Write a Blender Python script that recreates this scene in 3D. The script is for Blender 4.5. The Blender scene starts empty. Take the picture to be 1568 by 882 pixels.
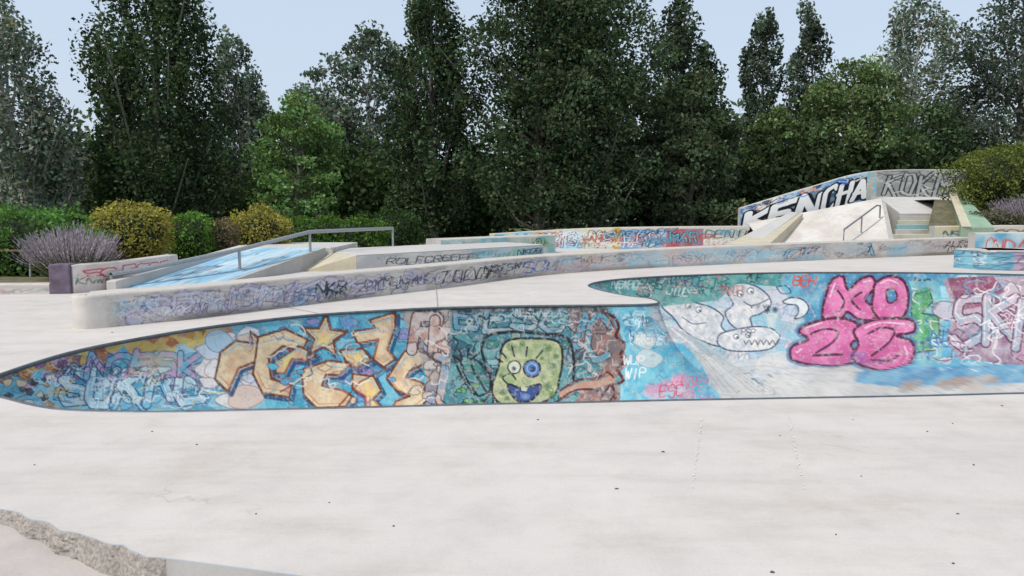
import bpy, bmesh, math, random
import numpy as np
from mathutils import Vector
from mathutils.geometry import tessellate_polygon
rng=np.random.default_rng(11); random.seed(5)
scene=bpy.context.scene
COL=scene.collection
# ------------------------------------------------------------------ helpers
def lin(c):
    c=np.asarray(c,float)/255.0
    return np.where(c<=0.04045,c/12.92,((c+0.055)/1.055)**2.4)
def link(o):
    COL.objects.link(o); return o
def mesh_np(name,verts,faces,mat=None,col=None,smooth=False,parent=None,obj=True,matidx=None):
    """faces: list of (array Nxk)"""
    me=bpy.data.meshes.new(name)
    verts=np.asarray(verts,np.float32)
    me.vertices.add(len(verts)); me.vertices.foreach_set('co',verts.ravel())
    fl=[np.asarray(f,np.int32) for f in faces if len(f)]
    loops=np.concatenate([f.ravel() for f in fl])
    sizes=np.concatenate([np.full(len(f),f.shape[1],np.int32) for f in fl])
    starts=np.concatenate([[0],np.cumsum(sizes)[:-1]]).astype(np.int32)
    me.loops.add(len(loops)); me.loops.foreach_set('vertex_index',loops)
    me.polygons.add(len(sizes)); me.polygons.foreach_set('loop_start',starts)
    if smooth: me.polygons.foreach_set('use_smooth',np.ones(len(sizes),bool))
    if matidx is not None: me.polygons.foreach_set('material_index',np.asarray(matidx,np.int32))
    me.update(calc_edges=True)
    if col is not None:
        a=me.color_attributes.new('Col','FLOAT_COLOR','POINT')
        c=np.ones((len(verts),4),np.float32); c[:,:3]=col
        a.data.foreach_set('color',c.ravel())
    if mat is not None:
        for m in (mat if isinstance(mat,(list,tuple)) else [mat]): me.materials.append(m)
    if not obj: return me
    o=link(bpy.data.objects.new(name,me))
    if parent: o.parent=parent
    return o
def grid_faces(nr,nc,off=0):
    i=np.arange(nr-1)[:,None]*nc+np.arange(nc-1)[None,:]
    i=i.ravel()+off
    return np.stack([i,i+1,i+nc+1,i+nc],1)
def empty(name,loc=(0,0,0)):
    e=bpy.data.objects.new(name,None); e.location=loc; return link(e)
def tube_geo(pts,rad,seg=8):
    pts=[np.array(p,float) for p in pts]; n=len(pts)
    rad=rad if hasattr(rad,'__len__') else [rad]*n
    V=[]
    for i,p in enumerate(pts):
        d=pts[min(i+1,n-1)]-pts[max(i-1,0)]; d/=np.linalg.norm(d)+1e-9
        up=np.array([0,0,1.]) if abs(d[2])<.9 else np.array([1.,0,0])
        a=np.cross(d,up); a/=np.linalg.norm(a); b=np.cross(d,a)
        th=np.arange(seg)*2*math.pi/seg
        V.append(p+rad[i]*(np.cos(th)[:,None]*a+np.sin(th)[:,None]*b))
    V=np.concatenate(V)
    F=[]
    for i in range(n-1):
        for j in range(seg):
            k=(j+1)%seg
            F.append((i*seg+j,i*seg+k,(i+1)*seg+k,(i+1)*seg+j))
    return V,np.array(F)
def tube(name,pts,rad,mat,parent=None,seg=8):
    V,F=tube_geo(pts,rad,seg)
    return mesh_np(name,V,[F],mat,smooth=True,parent=parent)
def slab(name,top,zb,mat,bev=.015,parent=None):
    """prism with given top polygon (x,y,z) CCW, bottom at zb (number or list)"""
    n=len(top)
    zb=zb if hasattr(zb,'__len__') else [zb]*n
    me=bpy.data.meshes.new(name)
    vs=[tuple(p) for p in top]+[(p[0],p[1],z) for p,z in zip(top,zb)]
    fs=[tuple(range(n)),tuple(range(2*n-1,n-1,-1))]+[(i,i+n,(i+1)%n+n,(i+1)%n) for i in range(n)]
    me.from_pydata(vs,[],fs); me.update()
    bm=bmesh.new(); bm.from_mesh(me); bmesh.ops.recalc_face_normals(bm,faces=bm.faces); bm.to_mesh(me); bm.free()
    me.materials.append(mat)
    o=link(bpy.data.objects.new(name,me))
    if bev:
        m=o.modifiers.new('b','BEVEL'); m.width=bev; m.segments=2; m.limit_method='ANGLE'
    if parent: o.parent=parent
    return o
# ------------------------------------------------------------------ materials
def newmat(name,rough=.8):
    m=bpy.data.materials.new(name); m.use_nodes=True
    nt=m.node_tree; b=nt.nodes['Principled BSDF']; b.inputs['Roughness'].default_value=rough
    return m,nt,b
def N(nt,t,**kw):
    n=nt.nodes.new(t)
    for k,v in kw.items(): setattr(n,k,v)
    return n
def noise_n(nt,scale,detail=5,rough=.6,vec=None):
    n=N(nt,'ShaderNodeTexNoise'); n.inputs['Scale'].default_value=scale
    n.inputs['Detail'].default_value=detail; n.inputs['Roughness'].default_value=rough
    if vec is not None: nt.links.new(vec,n.inputs['Vector'])
    return n
def ramp_n(nt,src,stops):
    r=N(nt,'ShaderNodeValToRGB'); e=r.color_ramp.elements
    while len(e)<len(stops): e.new(.5)
    for i,(p,c) in enumerate(stops):
        e[i].position=p; e[i].color=(c[0],c[1],c[2],1) if hasattr(c,'__len__') else (c,c,c,1)
    nt.links.new(src,r.inputs[0]); return r
def mix_n(nt,a,b,f,mode='MIX'):
    m=N(nt,'ShaderNodeMix',data_type='RGBA',blend_type=mode)
    for idx,v in ((6,a),(7,b)):
        if hasattr(v,'is_linked') or hasattr(v,'links'): nt.links.new(v,m.inputs[idx])
        else: m.inputs[idx].default_value=(v[0],v[1],v[2],1)
    if hasattr(f,'links'): nt.links.new(f,m.inputs[0])
    else: m.inputs[0].default_value=f
    return m.outputs[2]
def bump(nt,b,h,strength=.2,dist=.01):
    n=N(nt,'ShaderNodeBump'); n.inputs['Strength'].default_value=strength; n.inputs['Distance'].default_value=dist
    nt.links.new(h,n.inputs['Height']); nt.links.new(n.outputs[0],b.inputs['Normal'])
def concrete(name,c1,c2,stain=.5,rough=.8,streak=False):
    m,nt,b=newmat(name,rough)
    g=N(nt,'ShaderNodeNewGeometry').outputs['Position']
    n1=noise_n(nt,.35,6,.65,g); n2=noise_n(nt,2.3,8,.7,g); n3=noise_n(nt,60,3,.6,g)
    r1=ramp_n(nt,n1.outputs[0],[(.3,c2),(.65,c1)])
    r2=ramp_n(nt,n2.outputs[0],[(.33,1-stain*.35),(.55,1.0),(.8,1+stain*.06)])
    x=mix_n(nt,r1.outputs[0],r2.outputs[0],.8,'MULTIPLY')
    r3=ramp_n(nt,n3.outputs[0],[(.25,.91),(.5,1.0),(.75,1.03)])
    x=mix_n(nt,x,r3.outputs[0],.8,'MULTIPLY')
    if streak:
        mp=N(nt,'ShaderNodeMapping'); mp.inputs['Scale'].default_value=(.5,3.0,1); mp.inputs['Rotation'].default_value=(0,0,.12); nt.links.new(g,mp.inputs[0])
        n4=noise_n(nt,1.0,7,.7,mp.outputs[0]); r5=ramp_n(nt,n4.outputs[0],[(.32,(.90,.88,.855)),(.5,(1,1,1)),(.7,(1.03,1.03,1.03))])
        x=mix_n(nt,x,r5.outputs[0],.95,'MULTIPLY')
        n6=noise_n(nt,.8,9,.75,g); r6=ramp_n(nt,n6.outputs[0],[(.54,(1,1,1)),(.64,(.93,.90,.865)),(.75,(.88,.85,.815))])
        x=mix_n(nt,x,r6.outputs[0],.85,'MULTIPLY')
        nd=noise_n(nt,1.4,4,.6,g); ad=N(nt,'ShaderNodeVectorMath',operation='MULTIPLY_ADD'); ad.inputs[1].default_value=(.9,.9,.9); nt.links.new(nd.outputs['Color'],ad.inputs[0]); nt.links.new(g,ad.inputs[2])
        v=N(nt,'ShaderNodeTexVoronoi',feature='DISTANCE_TO_EDGE'); v.inputs['Scale'].default_value=.3; nt.links.new(ad.outputs[0],v.inputs['Vector'])
        r7=ramp_n(nt,v.outputs['Distance'],[(0,.86),(.0012,.93),(.0025,1.0)]); nm=noise_n(nt,.9,3,.5,g); rm=ramp_n(nt,nm.outputs[0],[(.5,0),(.62,1)])
        x=mix_n(nt,x,r7.outputs[0],rm.outputs[0],'MULTIPLY')
    nt.links.new(x,b.inputs['Base Color'])
    bump(nt,b,n3.outputs[0],.15,.004)
    return m
M_deck=concrete('deck_concrete',(.58,.54,.50),(.525,.485,.45),.35,.85,True)
M_lower=concrete('lower_concrete',(.54,.48,.44),(.47,.415,.385),.5)
M_conc=concrete('wall_concrete',(.47,.455,.43),(.39,.38,.36),.7)
M_white=concrete('white_concrete',(.57,.545,.515),(.49,.47,.445),.4)
M_tan=concrete('tan_paint',(.56,.50,.36),(.50,.45,.34),.6)
M_teal=concrete('teal_paint',(.22,.40,.40),(.28,.42,.43),.8)
M_green=concrete('green_paint',(.24,.38,.27),(.35,.42,.30),.8)
def attr_mat(name,rough=.7,wear=.4,spec=.3):
    m,nt,b=newmat(name,rough)
    a=N(nt,'ShaderNodeAttribute'); a.attribute_name='Col'
    g=N(nt,'ShaderNodeNewGeometry').outputs['Position']
    n=noise_n(nt,3.5,8,.7,g); n3=noise_n(nt,45,3,.6,g)
    r=ramp_n(nt,n.outputs[0],[(.3,.80),(.55,1.0),(.8,1.08)])
    x=mix_n(nt,a.outputs['Color'],r.outputs[0],wear,'MULTIPLY')
    r3=ramp_n(nt,n3.outputs[0],[(.3,.90),(.6,1.0)])
    x=mix_n(nt,x,r3.outputs[0],.7,'MULTIPLY')
    nt.links.new(x,b.inputs['Base Color']); b.inputs['Specular IOR Level'].default_value=spec
    bump(nt,b,n3.outputs[0],.12,.004)
    return m
M_paint=attr_mat('graffiti_paint')
def leaf_mat(name,trans=.28):
    m=bpy.data.materials.new(name); m.use_nodes=True; nt=m.node_tree; nt.nodes.clear()
    out=N(nt,'ShaderNodeOutputMaterial'); a=N(nt,'ShaderNodeAttribute'); a.attribute_name='Col'
    d=N(nt,'ShaderNodeBsdfDiffuse'); t=N(nt,'ShaderNodeBsdfTranslucent')
    nt.links.new(a.outputs['Color'],d.inputs['Color'])
    tc=mix_n(nt,a.outputs['Color'],(1.3,1.5,.6),.7,'MULTIPLY'); nt.links.new(tc,t.inputs['Color'])
    m1=N(nt,'ShaderNodeMixShader'); m1.inputs[0].default_value=trans
    nt.links.new(d.outputs[0],m1.inputs[1]); nt.links.new(t.outputs[0],m1.inputs[2])
    nt.links.new(m1.outputs[0],out.inputs['Surface'])
    return m
M_leaf=leaf_mat('leaves')
def simple(name,c,rough=.6,metal=0,var=.25,scale=8,bs=.3):
    m,nt,b=newmat(name,rough); g=N(nt,'ShaderNodeNewGeometry').outputs['Position']
    n=noise_n(nt,scale,6,.65,g)
    r=ramp_n(nt,n.outputs[0],[(.3,[k*(1-var) for k in c]),(.7,[min(1,k*(1+var)) for k in c])])
    nt.links.new(r.outputs[0],b.inputs['Base Color']); b.inputs['Metallic'].default_value=metal
    bump(nt,b,n.outputs[0],bs,.01)
    return m
M_bark=simple('bark',(.17,.155,.135),.9,0,.4,6)
M_barkw=simple('pale_bark',(.48,.47,.44),.9,0,.35,6)
M_metal=simple('galvanised_steel',(.34,.36,.37),.45,.6,.15,20)
M_coping=simple('coping_steel',(.12,.13,.14),.5,.4,.3,10)
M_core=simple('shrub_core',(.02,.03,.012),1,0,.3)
M_grass=simple('grass',(.08,.11,.04),1,0,.5,1.5)
M_soil=simple('garden_soil',(.12,.11,.06),1,0,.5,3)
M_rubble=simple('broken_concrete',(.33,.295,.26),.95,0,.45,55,.8)
M_joint=simple('joint_filler',(.28,.27,.25),.9)
M_skid=simple('chalk_mark',(.66,.63,.60),.9,0,.06,30)
M_dark=simple('dark_debris',(.09,.075,.06),.9)
M_wood=simple('bench_wood',(.22,.10,.07),.7)
M_purple=simple('purple_paint',(.13,.10,.14),.8,0,.4,5)
# ------------------------------------------------------------------ canvas (paint layer drawn in wall UV units)
def nz(h,w,cell,seed):
    r=np.random.default_rng(seed); gh=int(h/cell)+3; gw=int(w/cell)+3
    g=r.random((gh,gw)); y=np.arange(h)/cell; x=np.arange(w)/cell
    yi=y.astype(int); xi=x.astype(int); fy=y-yi; fx=x-xi
    fy=fy*fy*(3-2*fy); fx=fx*fx*(3-2*fx)
    a=g[yi][:,xi]; b=g[yi][:,xi+1]; c=g[yi+1][:,xi]; d=g[yi+1][:,xi+1]
    fx=fx[None,:]; fy=fy[:,None]
    return (a*(1-fx)+b*fx)*(1-fy)+(c*(1-fx)+d*fx)*fy
def fbm(h,w,cell,seed,o=4):
    s=0;a=.5;t=0
    for k in range(o): s=s+a*nz(h,w,max(cell/2**k,1.2),seed+k); t+=a; a*=.55
    return s/t
def sm(pts,closed=False,n=6):
    P=np.array(pts,float); m=len(P); out=[]
    rg=range(m) if closed else range(m-1)
    for i in rg:
        p0=P[(i-1)%m] if closed else P[max(i-1,0)]; p1=P[i]; p2=P[(i+1)%m] if closed else P[i+1]
        p3=P[(i+2)%m] if closed else P[min(i+2,m-1)]
        for k in range(n):
            t=k/n; out.append(.5*((2*p1)+(-p0+p2)*t+(2*p0-5*p1+4*p2-p3)*t*t+(-p0+3*p1-3*p2+p3)*t**3))
    out.append(P[0] if closed else P[-1]); return np.array(out)
FONT={'A':'06 20 46|14 34','B':'00 06 36 45 44 33 03|00 30 41 42 33','C':'41 30 10 01 05 16 36 45','D':'00 06 26 44 42 20 00',
'E':'40 00 06 46|03 33','F':'40 00 06|03 33','G':'41 30 10 01 05 16 36 45 43 23','H':'00 06|40 46|03 43','I':'20 26','K':'00 06|40 03 46','J':'30 35 16 05',
'L':'00 06 46','M':'06 00 23 40 46','N':'06 00 46 40','O':'10 01 05 16 36 45 41 30 10','P':'06 00 30 41 42 33 03','R':'06 00 30 41 42 33 03|23 46',
'S':'41 30 10 01 02 13 33 44 45 36 16 05','T':'00 40|20 26','U':'00 05 16 36 45 40','V':'00 26 40','W':'00 16 22 36 40','X':'00 46|40 06',
'Y':'00 23 40|23 26','Z':'00 40 06 46','1':'01 20 26|06 46','2':'01 10 30 41 42 06 46','8':'13 01 10 30 41 33 13 05 16 36 45 33','?':'01 10 30 41 23 24','*':'03 43|20 26|11 45|41 05'}
class Cv:
    def __init__(s,x0,x1,y0,y1,base,sc=1.0):
        s.x0,s.y0,s.sc=x0,y0,sc; s.w=int((x1-x0)*sc)+1; s.h=int((y1-y0)*sc)+1
        s.a=np.ones((s.h,s.w,3))*lin(base)
    def _bb(s,P,m):
        xa=max(int(P[:,0].min()-m),0); xb=min(int(P[:,0].max()+m)+2,s.w)
        ya=max(int(P[:,1].min()-m),0); yb=min(int(P[:,1].max()+m)+2,s.h)
        return xa,xb,ya,yb
    def T(s,P): P=np.array(P,float); return np.stack([(P[:,0]-s.x0)*s.sc,(P[:,1]-s.y0)*s.sc],1)
    def _put(s,bb,mask,col,al):
        xa,xb,ya,yb=bb; m=(mask*al)[...,None]
        c=col[ya:yb,xa:xb] if isinstance(col,np.ndarray) and col.ndim==3 else lin(col)
        s.a[ya:yb,xa:xb]=s.a[ya:yb,xa:xb]*(1-m)+c*m
    def poly(s,P,col,al=1.0,smooth=False):
        if smooth: P=sm(P,True)
        P=s.T(P); bb=s._bb(P,1); xa,xb,ya,yb=bb
        if xb<=xa or yb<=ya: return
        acc=0
        for oy in (.25,.75):
          for ox in (.25,.75):
            X=(np.arange(xa,xb)+ox)[None,:]; Y=(np.arange(ya,yb)+oy)[:,None]; ins=np.zeros((yb-ya,xb-xa),bool)
            for i in range(len(P)):
                x1,y1=P[i]; x2,y2=P[(i+1)%len(P)]
                if y1==y2: continue
                c=((y1>Y)!=(y2>Y)); ins^=(c&(X<(x2-x1)*(Y-y1)/(y2-y1)+x1))
            acc=acc+ins*.25
        s._put(bb,acc,col,al)
    def stroke(s,P,wd,col,al=1.0,smooth=False,soft=.8,closed=False):
        if smooth: P=sm(P,closed)
        elif closed: P=list(P)+[P[0]]
        P=s.T(P); wd=wd*s.sc; bb=s._bb(P,wd/2+2); xa,xb,ya,yb=bb
        if xb<=xa or yb<=ya: return
        D=np.full((yb-ya,xb-xa),1e9)
        for i in range(len(P)-1):
            p,q=P[i],P[i+1]; d=q-p; L=d@d+1e-9
            b2=s._bb(np.array([p,q]),wd/2+2); a0,a1,c0,c1=b2
            if a1<=a0 or c1<=c0: continue
            X=np.arange(a0,a1)[None,:]+.5; Y=np.arange(c0,c1)[:,None]+.5
            t=np.clip(((X-p[0])*d[0]+(Y-p[1])*d[1])/L,0,1)
            dd=np.hypot(X-p[0]-t*d[0],Y-p[1]-t*d[1])
            sl=(slice(c0-ya,c1-ya),slice(a0-xa,a1-xa)); D[sl]=np.minimum(D[sl],dd)
        s._put(bb,np.clip((wd/2-D)/soft+.5,0,1),col,al)
    def spray(s,cx,cy,rx,ry,col,al=.8,pw=1.0):
        P=s.T([(cx-rx,cy-ry),(cx+rx,cy+ry)]); bb=s._bb(P,1); xa,xb,ya,yb=bb
        if xb<=xa or yb<=ya: return
        c=(P[0]+P[1])/2; X=np.arange(xa,xb)[None,:]; Y=np.arange(ya,yb)[:,None]
        r=np.sqrt(((X-c[0])/(rx*s.sc))**2+((Y-c[1])/(ry*s.sc))**2)
        s._put(bb,np.clip(1-r,0,1)**pw,col,al)
    def glyph(s,ch,x,y,w,h,slant=0,jit=0,r=random):
        out=[]
        for st in FONT.get(ch,'').split('|'):
            if not st: continue
            pts=[]
            for k in st.split():
                gx=int(k[0])/4+r.uniform(-jit,jit); gy=int(k[1])/6+r.uniform(-jit,jit)
                pts.append((x+gx*w+slant*(1-gy)*h,y+gy*h))
            out.append(pts)
        return out
    def tag(s,txt,x,y,h,col,wd=1.6,slant=.15,al=.9,asp=.62,rise=0,jit=.07):
        for i,ch in enumerate(txt):
            for g in s.glyph(ch,x,y+rise*i+random.uniform(-.06,.06)*h,h*asp,h*random.uniform(.85,1.12),slant,jit):
                s.stroke(g,wd,col,al,smooth=len(g)>3)
            x+=h*asp*1.28
    def fat(s,txt,x,y,w,h,th,fill,out,ow=2.2,slant=0,adv=.95,hl=None,jit=.05,smooth=False,shadow=None,al=1.0,r=random):
        for i,ch in enumerate(txt):
            gs=s.glyph(ch,x,y+r.uniform(-.06,.06)*h,w,h,slant+r.uniform(-.05,.05),jit,r)
            if shadow is not None:
                for g in gs: s.stroke([(a+th*.3,b+th*.3) for a,b in g],th+2*ow,shadow,al,smooth)
            for g in gs: s.stroke(g,th+2*ow,out,al,smooth)
            for g in gs: s.stroke(g,th,fill,al,smooth)
            if hl is not None:
                for g in gs: s.stroke([(a-th*.22,b-th*.22) for a,b in g],max(1,th*.1),hl,.9,smooth)
            x+=w*adv
    def scrib(s,x0,x1,y0,y1,n,cols,wd=(1,2.4),al=.8,size=14):
        for k in range(n):
            c=random.choice(cols); x=random.uniform(x0,x1); y=random.uniform(y0,y1); P=[(x,y)]
            d=random.uniform(0,6.28)
            for j in range(random.randint(3,8)):
                d+=random.uniform(-1.9,1.9); l=random.uniform(.3,1)*size
                P.append((P[-1][0]+math.cos(d)*l,min(max(P[-1][1]+math.sin(d)*l*.8,y0-3),y1+3)))
            s.stroke(P,random.uniform(*wd),c,al,smooth=random.random()<.75)
    def tags(s,x0,x1,y0,y1,n,cols,h=(8,14),al=.8):
        for k in range(n):
            t=''.join(random.choice('ABCEFGKMNORSTUVWXYZ') for _ in range(random.randint(3,5)))
            hh=random.uniform(*h); s.tag(t,random.uniform(x0,x1),random.uniform(y0,max(y0,y1-hh)),hh,random.choice(cols),random.uniform(1,1.7),random.uniform(0,.4),al,random.uniform(.45,.7),random.uniform(-.6,.6),.12)
    def blobs(s,x0,x1,y0,y1,n,cols,size=(8,22),al=.85,outline=None,ow=1.4):
        for k in range(n):
            c=random.choice(cols); x=random.uniform(x0,x1); y=random.uniform(y0,y1); R=random.uniform(*size)
            m=random.randint(5,8); P=[(x+math.cos(a*6.28/m)*R*random.uniform(.6,1.3),y+math.sin(a*6.28/m)*R*.75*random.uniform(.5,1.2)) for a in range(m)]
            sharp=random.random()<.5
            s.poly(P,c,al,smooth=not sharp)
            if outline: s.stroke(P,ow,random.choice(outline),.85,smooth=not sharp,closed=True)
    def grad(s,c1,c2,cell,seed,axis=None,lo=.35,hi=.65):
        f=fbm(s.h,s.w,cell,seed)
        f=np.clip((f-lo)/(hi-lo),0,1)[...,None]; return lin(c1)*(1-f)+lin(c2)*f
    def wear(s,col,amt=.5,cell=7,seed=3,th=.62):
        f=fbm(s.h,s.w,cell,seed); m=(np.clip((f-th)/.08,0,1)*amt)[...,None]; s.a=s.a*(1-m)+lin(col)*m
    def desat(s,k):
        l=(s.a@np.array([.25,.6,.15]))[...,None]; s.a=s.a*(1-k)+l*k
    def sample(s,U,V,k=1.0):
        x=np.clip((U-s.x0)*s.sc,0,s.w-1.001); y=np.clip((V-s.y0)*s.sc,0,s.h-1.001)
        xi=x.astype(int); yi=y.astype(int); fx=(x-xi)[...,None]; fy=(y-yi)[...,None]; a=s.a
        x2=np.minimum(xi+1,s.w-1); y2=np.minimum(yi+1,s.h-1)
        return k*((a[yi,xi]*(1-fx)+a[yi,x2]*fx)*(1-fy)+(a[y2,xi]*(1-fx)+a[y2,x2]*fx)*fy)
# ------------------------------------------------------------------ bowl paint
B=Cv(-60,1980,405,790,(120,196,214),1.4)
B.a=B.grad((86,172,200),(150,208,220),60,5)
B.poly([(1040,540),(1100,520),(1250,556),(1430,572),(1990,600),(1990,800),(1000,800)],B.grad((190,188,184),(210,206,200),50,9))
# left end : blue with orange / purple
B.blobs(20,340,530,650,60,[(150,208,226),(90,174,204),(186,220,228),(70,154,184),(120,200,220)],(10,28),.75)
B.blobs(100,340,560,625,30,[(110,200,228),(190,226,232),(84,172,204)],(7,16),.8,[(44,92,136),(100,74,130),(236,244,244)],1.6)
for k in range(60):
    x=random.uniform(-10,345); y=575-(x*.23 if x<200 else 46+(x-200)*.15)+random.uniform(-9,12)-3
    B.blobs(x,x+4,y,y+4,1,[(226,170,64),(214,134,60),(232,198,100),(190,96,64),(222,186,90),(150,90,60)],(8,19),.85)
B.blobs(40,140,545,595,18,[(190,140,186),(150,106,164),(110,80,112),(214,170,196)],(6,16),.85,[(80,60,90),(230,210,220)],1.1)
B.blobs(5,90,570,625,22,[(240,214,170),(70,60,64),(240,236,226),(222,146,70),(50,50,60)],(4,11),.85,[(36,36,46)],1.1)
B.fat('SUKRC',92,566,38,50,12,B.grad((120,196,226),(200,226,230),18,21),(40,84,124),2.0,.25,1.15,(244,250,250),jit=.12)
B.fat('NOBSK',130,542,30,34,8,B.grad((100,186,214),(206,166,200),16,23),(74,52,106),1.6,.2,1.2,jit=.12)
B.tags(30,320,545,620,30,[(40,80,116),(240,244,244),(136,66,124),(44,44,56),(240,206,110)],(10,17))
B.scrib(30,330,548,622,44,[(46,90,126),(236,244,244),(146,80,136),(44,44,56),(240,210,140)],(.9,2.2),.8,12)
B.spray(240,552,50,20,(236,200,110),.6)
# white cloudy letters 320-420
B.blobs(320,430,510,615,30,[(238,232,224),(212,218,226),(228,200,182),(176,206,222)],(12,26),.92,[(120,120,150),(180,120,106)],1.5)
B.tag('CCM',402,490,20,(230,96,64),2.6,.1)
# cyan block behind wildstyle
B.poly([(395,487),(620,474),(650,560),(655,640),(410,640)],B.grad((60,160,190),(110,196,214),22,31),.97)
B.blobs(400,650,490,620,24,[(100,136,190),(154,130,190),(60,144,174),(140,208,222)],(8,20),.8,[(40,88,126)],1.2)
pe=B.grad((240,212,166),(222,180,138),20,41); pe2=B.grad((240,208,120),(226,180,136),16,42); br=(112,58,34)
WL=[[(338,540),(362,522),(388,526),(384,508),(420,540),(398,570),(392,554),(366,564),(350,600),(330,580)],
[(396,516),(438,504),(472,520),(462,540),(434,530),(412,548),(416,580),(448,590),(444,608),(402,602),(388,572)],
[(462,566),(504,552),(540,556),(520,574),(500,573),(494,590),(526,597),(540,606),(530,622),(486,624),(466,604)],
[(420,556),(458,530),(486,544),(470,552),(448,550),(436,574),(424,572)],
[(540,508),(575,502),(566,490),(606,478),(606,502),(594,536),(606,550),(588,562),(572,550),(580,520),(548,526)],
[(604,562),(620,538),(650,532),(656,554),(628,568),(622,578),(648,586),(656,612),(624,640),(596,634),(606,614),(628,606),(608,598),(592,580)],
[(540,572),(572,576),(584,598),(572,610),(588,630),(560,634),(560,606),(540,594)],[(520,536),(556,534),(570,552),(546,564),(530,552)]]
for P in WL: B.stroke([(a+5,b+5) for a,b in P],6,(34,78,124),.95,closed=True)
for i,P in enumerate(WL):
    B.poly(P,pe2 if i in (3,6,7) else pe); B.stroke(P,3.6,br,closed=True)
    cx=sum(p[0] for p in P)/len(P); cy=sum(p[1] for p in P)/len(P)
    B.stroke([(a*.78+cx*.22,b*.78+cy*.22) for a,b in P][:5],1.5,(100,190,210)); B.stroke([(a*.84+cx*.16,b*.84+cy*.16) for a,b in P][2:],1.3,(204,120,80))
star=[]
for k in range(10):
    a=-math.pi/2+k*math.pi/5+.08; R=36 if k%2==0 else 15; star.append((497+R*math.cos(a),516+R*.98*math.sin(a)))
B.stroke(star,7,(40,104,144),closed=True); B.poly(star,pe2); B.stroke(star,3.6,br,closed=True); B.stroke([(a*.62+497*.38,b*.62+516*.38) for a,b in star],1.4,(90,170,190),closed=True)
for q in ([(430,600),(480,572),(470,545),(520,520)],[(520,620),(552,584),(600,560)],[(600,480),(640,500),(636,530)]): B.stroke(q,2.2,br)
B.blobs(410,650,560,625,12,[(86,194,212),(240,208,164),(80,164,200)],(4,9),.95,[br,(44,90,140)],1.4)
B.scrib(400,650,495,620,34,[(90,186,206),(250,240,220),(160,90,140),(40,90,136)],(.9,2),.8,12)
# grey / beige tile zone
B.poly([(612,473),(745,468),(760,540),(740,640),(654,640),(652,560)],B.grad((136,130,138),(190,168,154),24,51),.95)
B.blobs(652,745,480,630,24,[(200,162,142),(150,160,182),(212,196,184),(136,100,102)],(8,18),.85,[(84,54,56),(50,42,56)],1.6)
B.fat('RKM',630,484,36,56,14,B.grad((190,142,126),(210,190,182),14,52),(72,42,50),2.0,.1,.95,jit=.11)
B.fat('TG',660,552,36,58,13,B.grad((212,166,140),(140,160,176),16,53),(84,50,44),2,.1,1.0,jit=.11)
B.scrib(645,750,480,625,44,[(94,54,54),(230,224,218),(44,86,110),(60,34,46)],(1,2.4),.8,14)
# character block
B.poly([(690,470),(930,467),(955,520),(948,640),(672,640),(690,560)],B.grad((50,124,134),(104,160,160),26,61),.95)
B.blobs(695,940,475,625,60,[(40,86,108),(84,150,156),(136,174,180),(56,110,130),(150,166,148),(44,122,110)],(7,18),.75,[(24,40,56)],1.4)
B.fat('BESCO',700,474,34,30,7,B.grad((90,150,176),(170,178,176),12,62),(28,40,58),2,.1,1.3,jit=.13)
B.poly([(868,476),(905,472),(940,490),(955,525),(960,560),(940,580),(950,600),(945,640),(860,640),(905,585),(925,560),(890,520)],B.grad((116,102,104),(164,106,92),18,63),.9)
B.fat('AC',872,488,30,60,9,(96,154,174),(90,42,42),2,.1,1.0,jit=.13)
B.scrib(870,945,480,620,40,[(70,42,44),(190,136,114),(50,92,114),(214,192,180)],(1,2.4),.8,14)
bk=(22,22,30); dk=(90,30,32)
B.stroke([(905,474),(938,484),(948,500),(944,516),(958,528),(950,545),(962,548),(946,566),(955,582),(938,592),(946,604),(930,618)],4.8,dk,smooth=True)
B.scrib(695,770,500,622,20,[bk,(36,60,80),(110,170,170)],(1.2,2.6),.8,14)
B.stroke([(742,552),(738,530),(752,512),(790,508),(830,512),(866,516),(878,540),(876,590),(850,618)],4.4,bk,smooth=True)
B.stroke([(700,560),(712,585),(730,606),(752,596),(748,570),(726,548)],3.4,bk,smooth=True)
face=[(774,524),(814,518),(854,523),(862,546),(857,580),(846,608),(800,624),(766,618),(753,598),(764,560)]
B.poly(face,B.grad((146,164,112),(190,188,140),14,64),1,True); B.stroke(face,3.8,bk,smooth=True,closed=True)
for x,y,r in ((782,530,6),(838,532,6),(848,560,5),(770,600,6),(838,590,6),(800,526,4),(846,604,5),(768,575,4),(852,545,4),(830,548,3),(776,610,4)):
    B.spray(x,y,r*1.3,r*1.1,(74,118,68),.95,.35)
B.scrib(762,858,524,612,26,[(110,136,86),(200,196,150),(90,110,80),(60,90,90)],(.9,1.8),.55,9)
for q in ([(776,548),(766,536)],[(788,545),(784,530)],[(806,545),(808,531)],[(822,548),(832,536)],[(770,554),(758,546)]): B.stroke(q,2.6,bk)
B.spray(788,562,10,11,(206,210,190),1,.12); B.stroke([(788+10*math.cos(a/8*6.28),562+10*math.sin(a/8*6.28)) for a in range(9)],2.2,bk,smooth=True)
B.spray(815,564,14,14,(56,114,186),1,.12); B.stroke([(815+13*math.cos(a/8*6.28),564+13*math.sin(a/8*6.28)) for a in range(9)],2.8,bk,smooth=True)
B.stroke([(815+7.5*math.cos(a/8*6.28),564+7.5*math.sin(a/8*6.28)) for a in range(9)],1.4,(160,186,206),smooth=True)
B.spray(816,565,5,5,(30,40,80),1,.3); B.spray(787,564,4,4,(30,40,60),1,.3)
B.stroke([(790,580),(782,572),(770,578),(778,588)],2.6,bk,smooth=True)
mouth=[(778,588),(800,594),(828,588),(822,606),(804,616),(786,609)]
B.poly(mouth,(50,76,130),1,True); B.stroke(mouth,3.2,bk,smooth=True,closed=True); B.spray(804,607,8,5,(110,136,186),1,.3)
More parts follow.
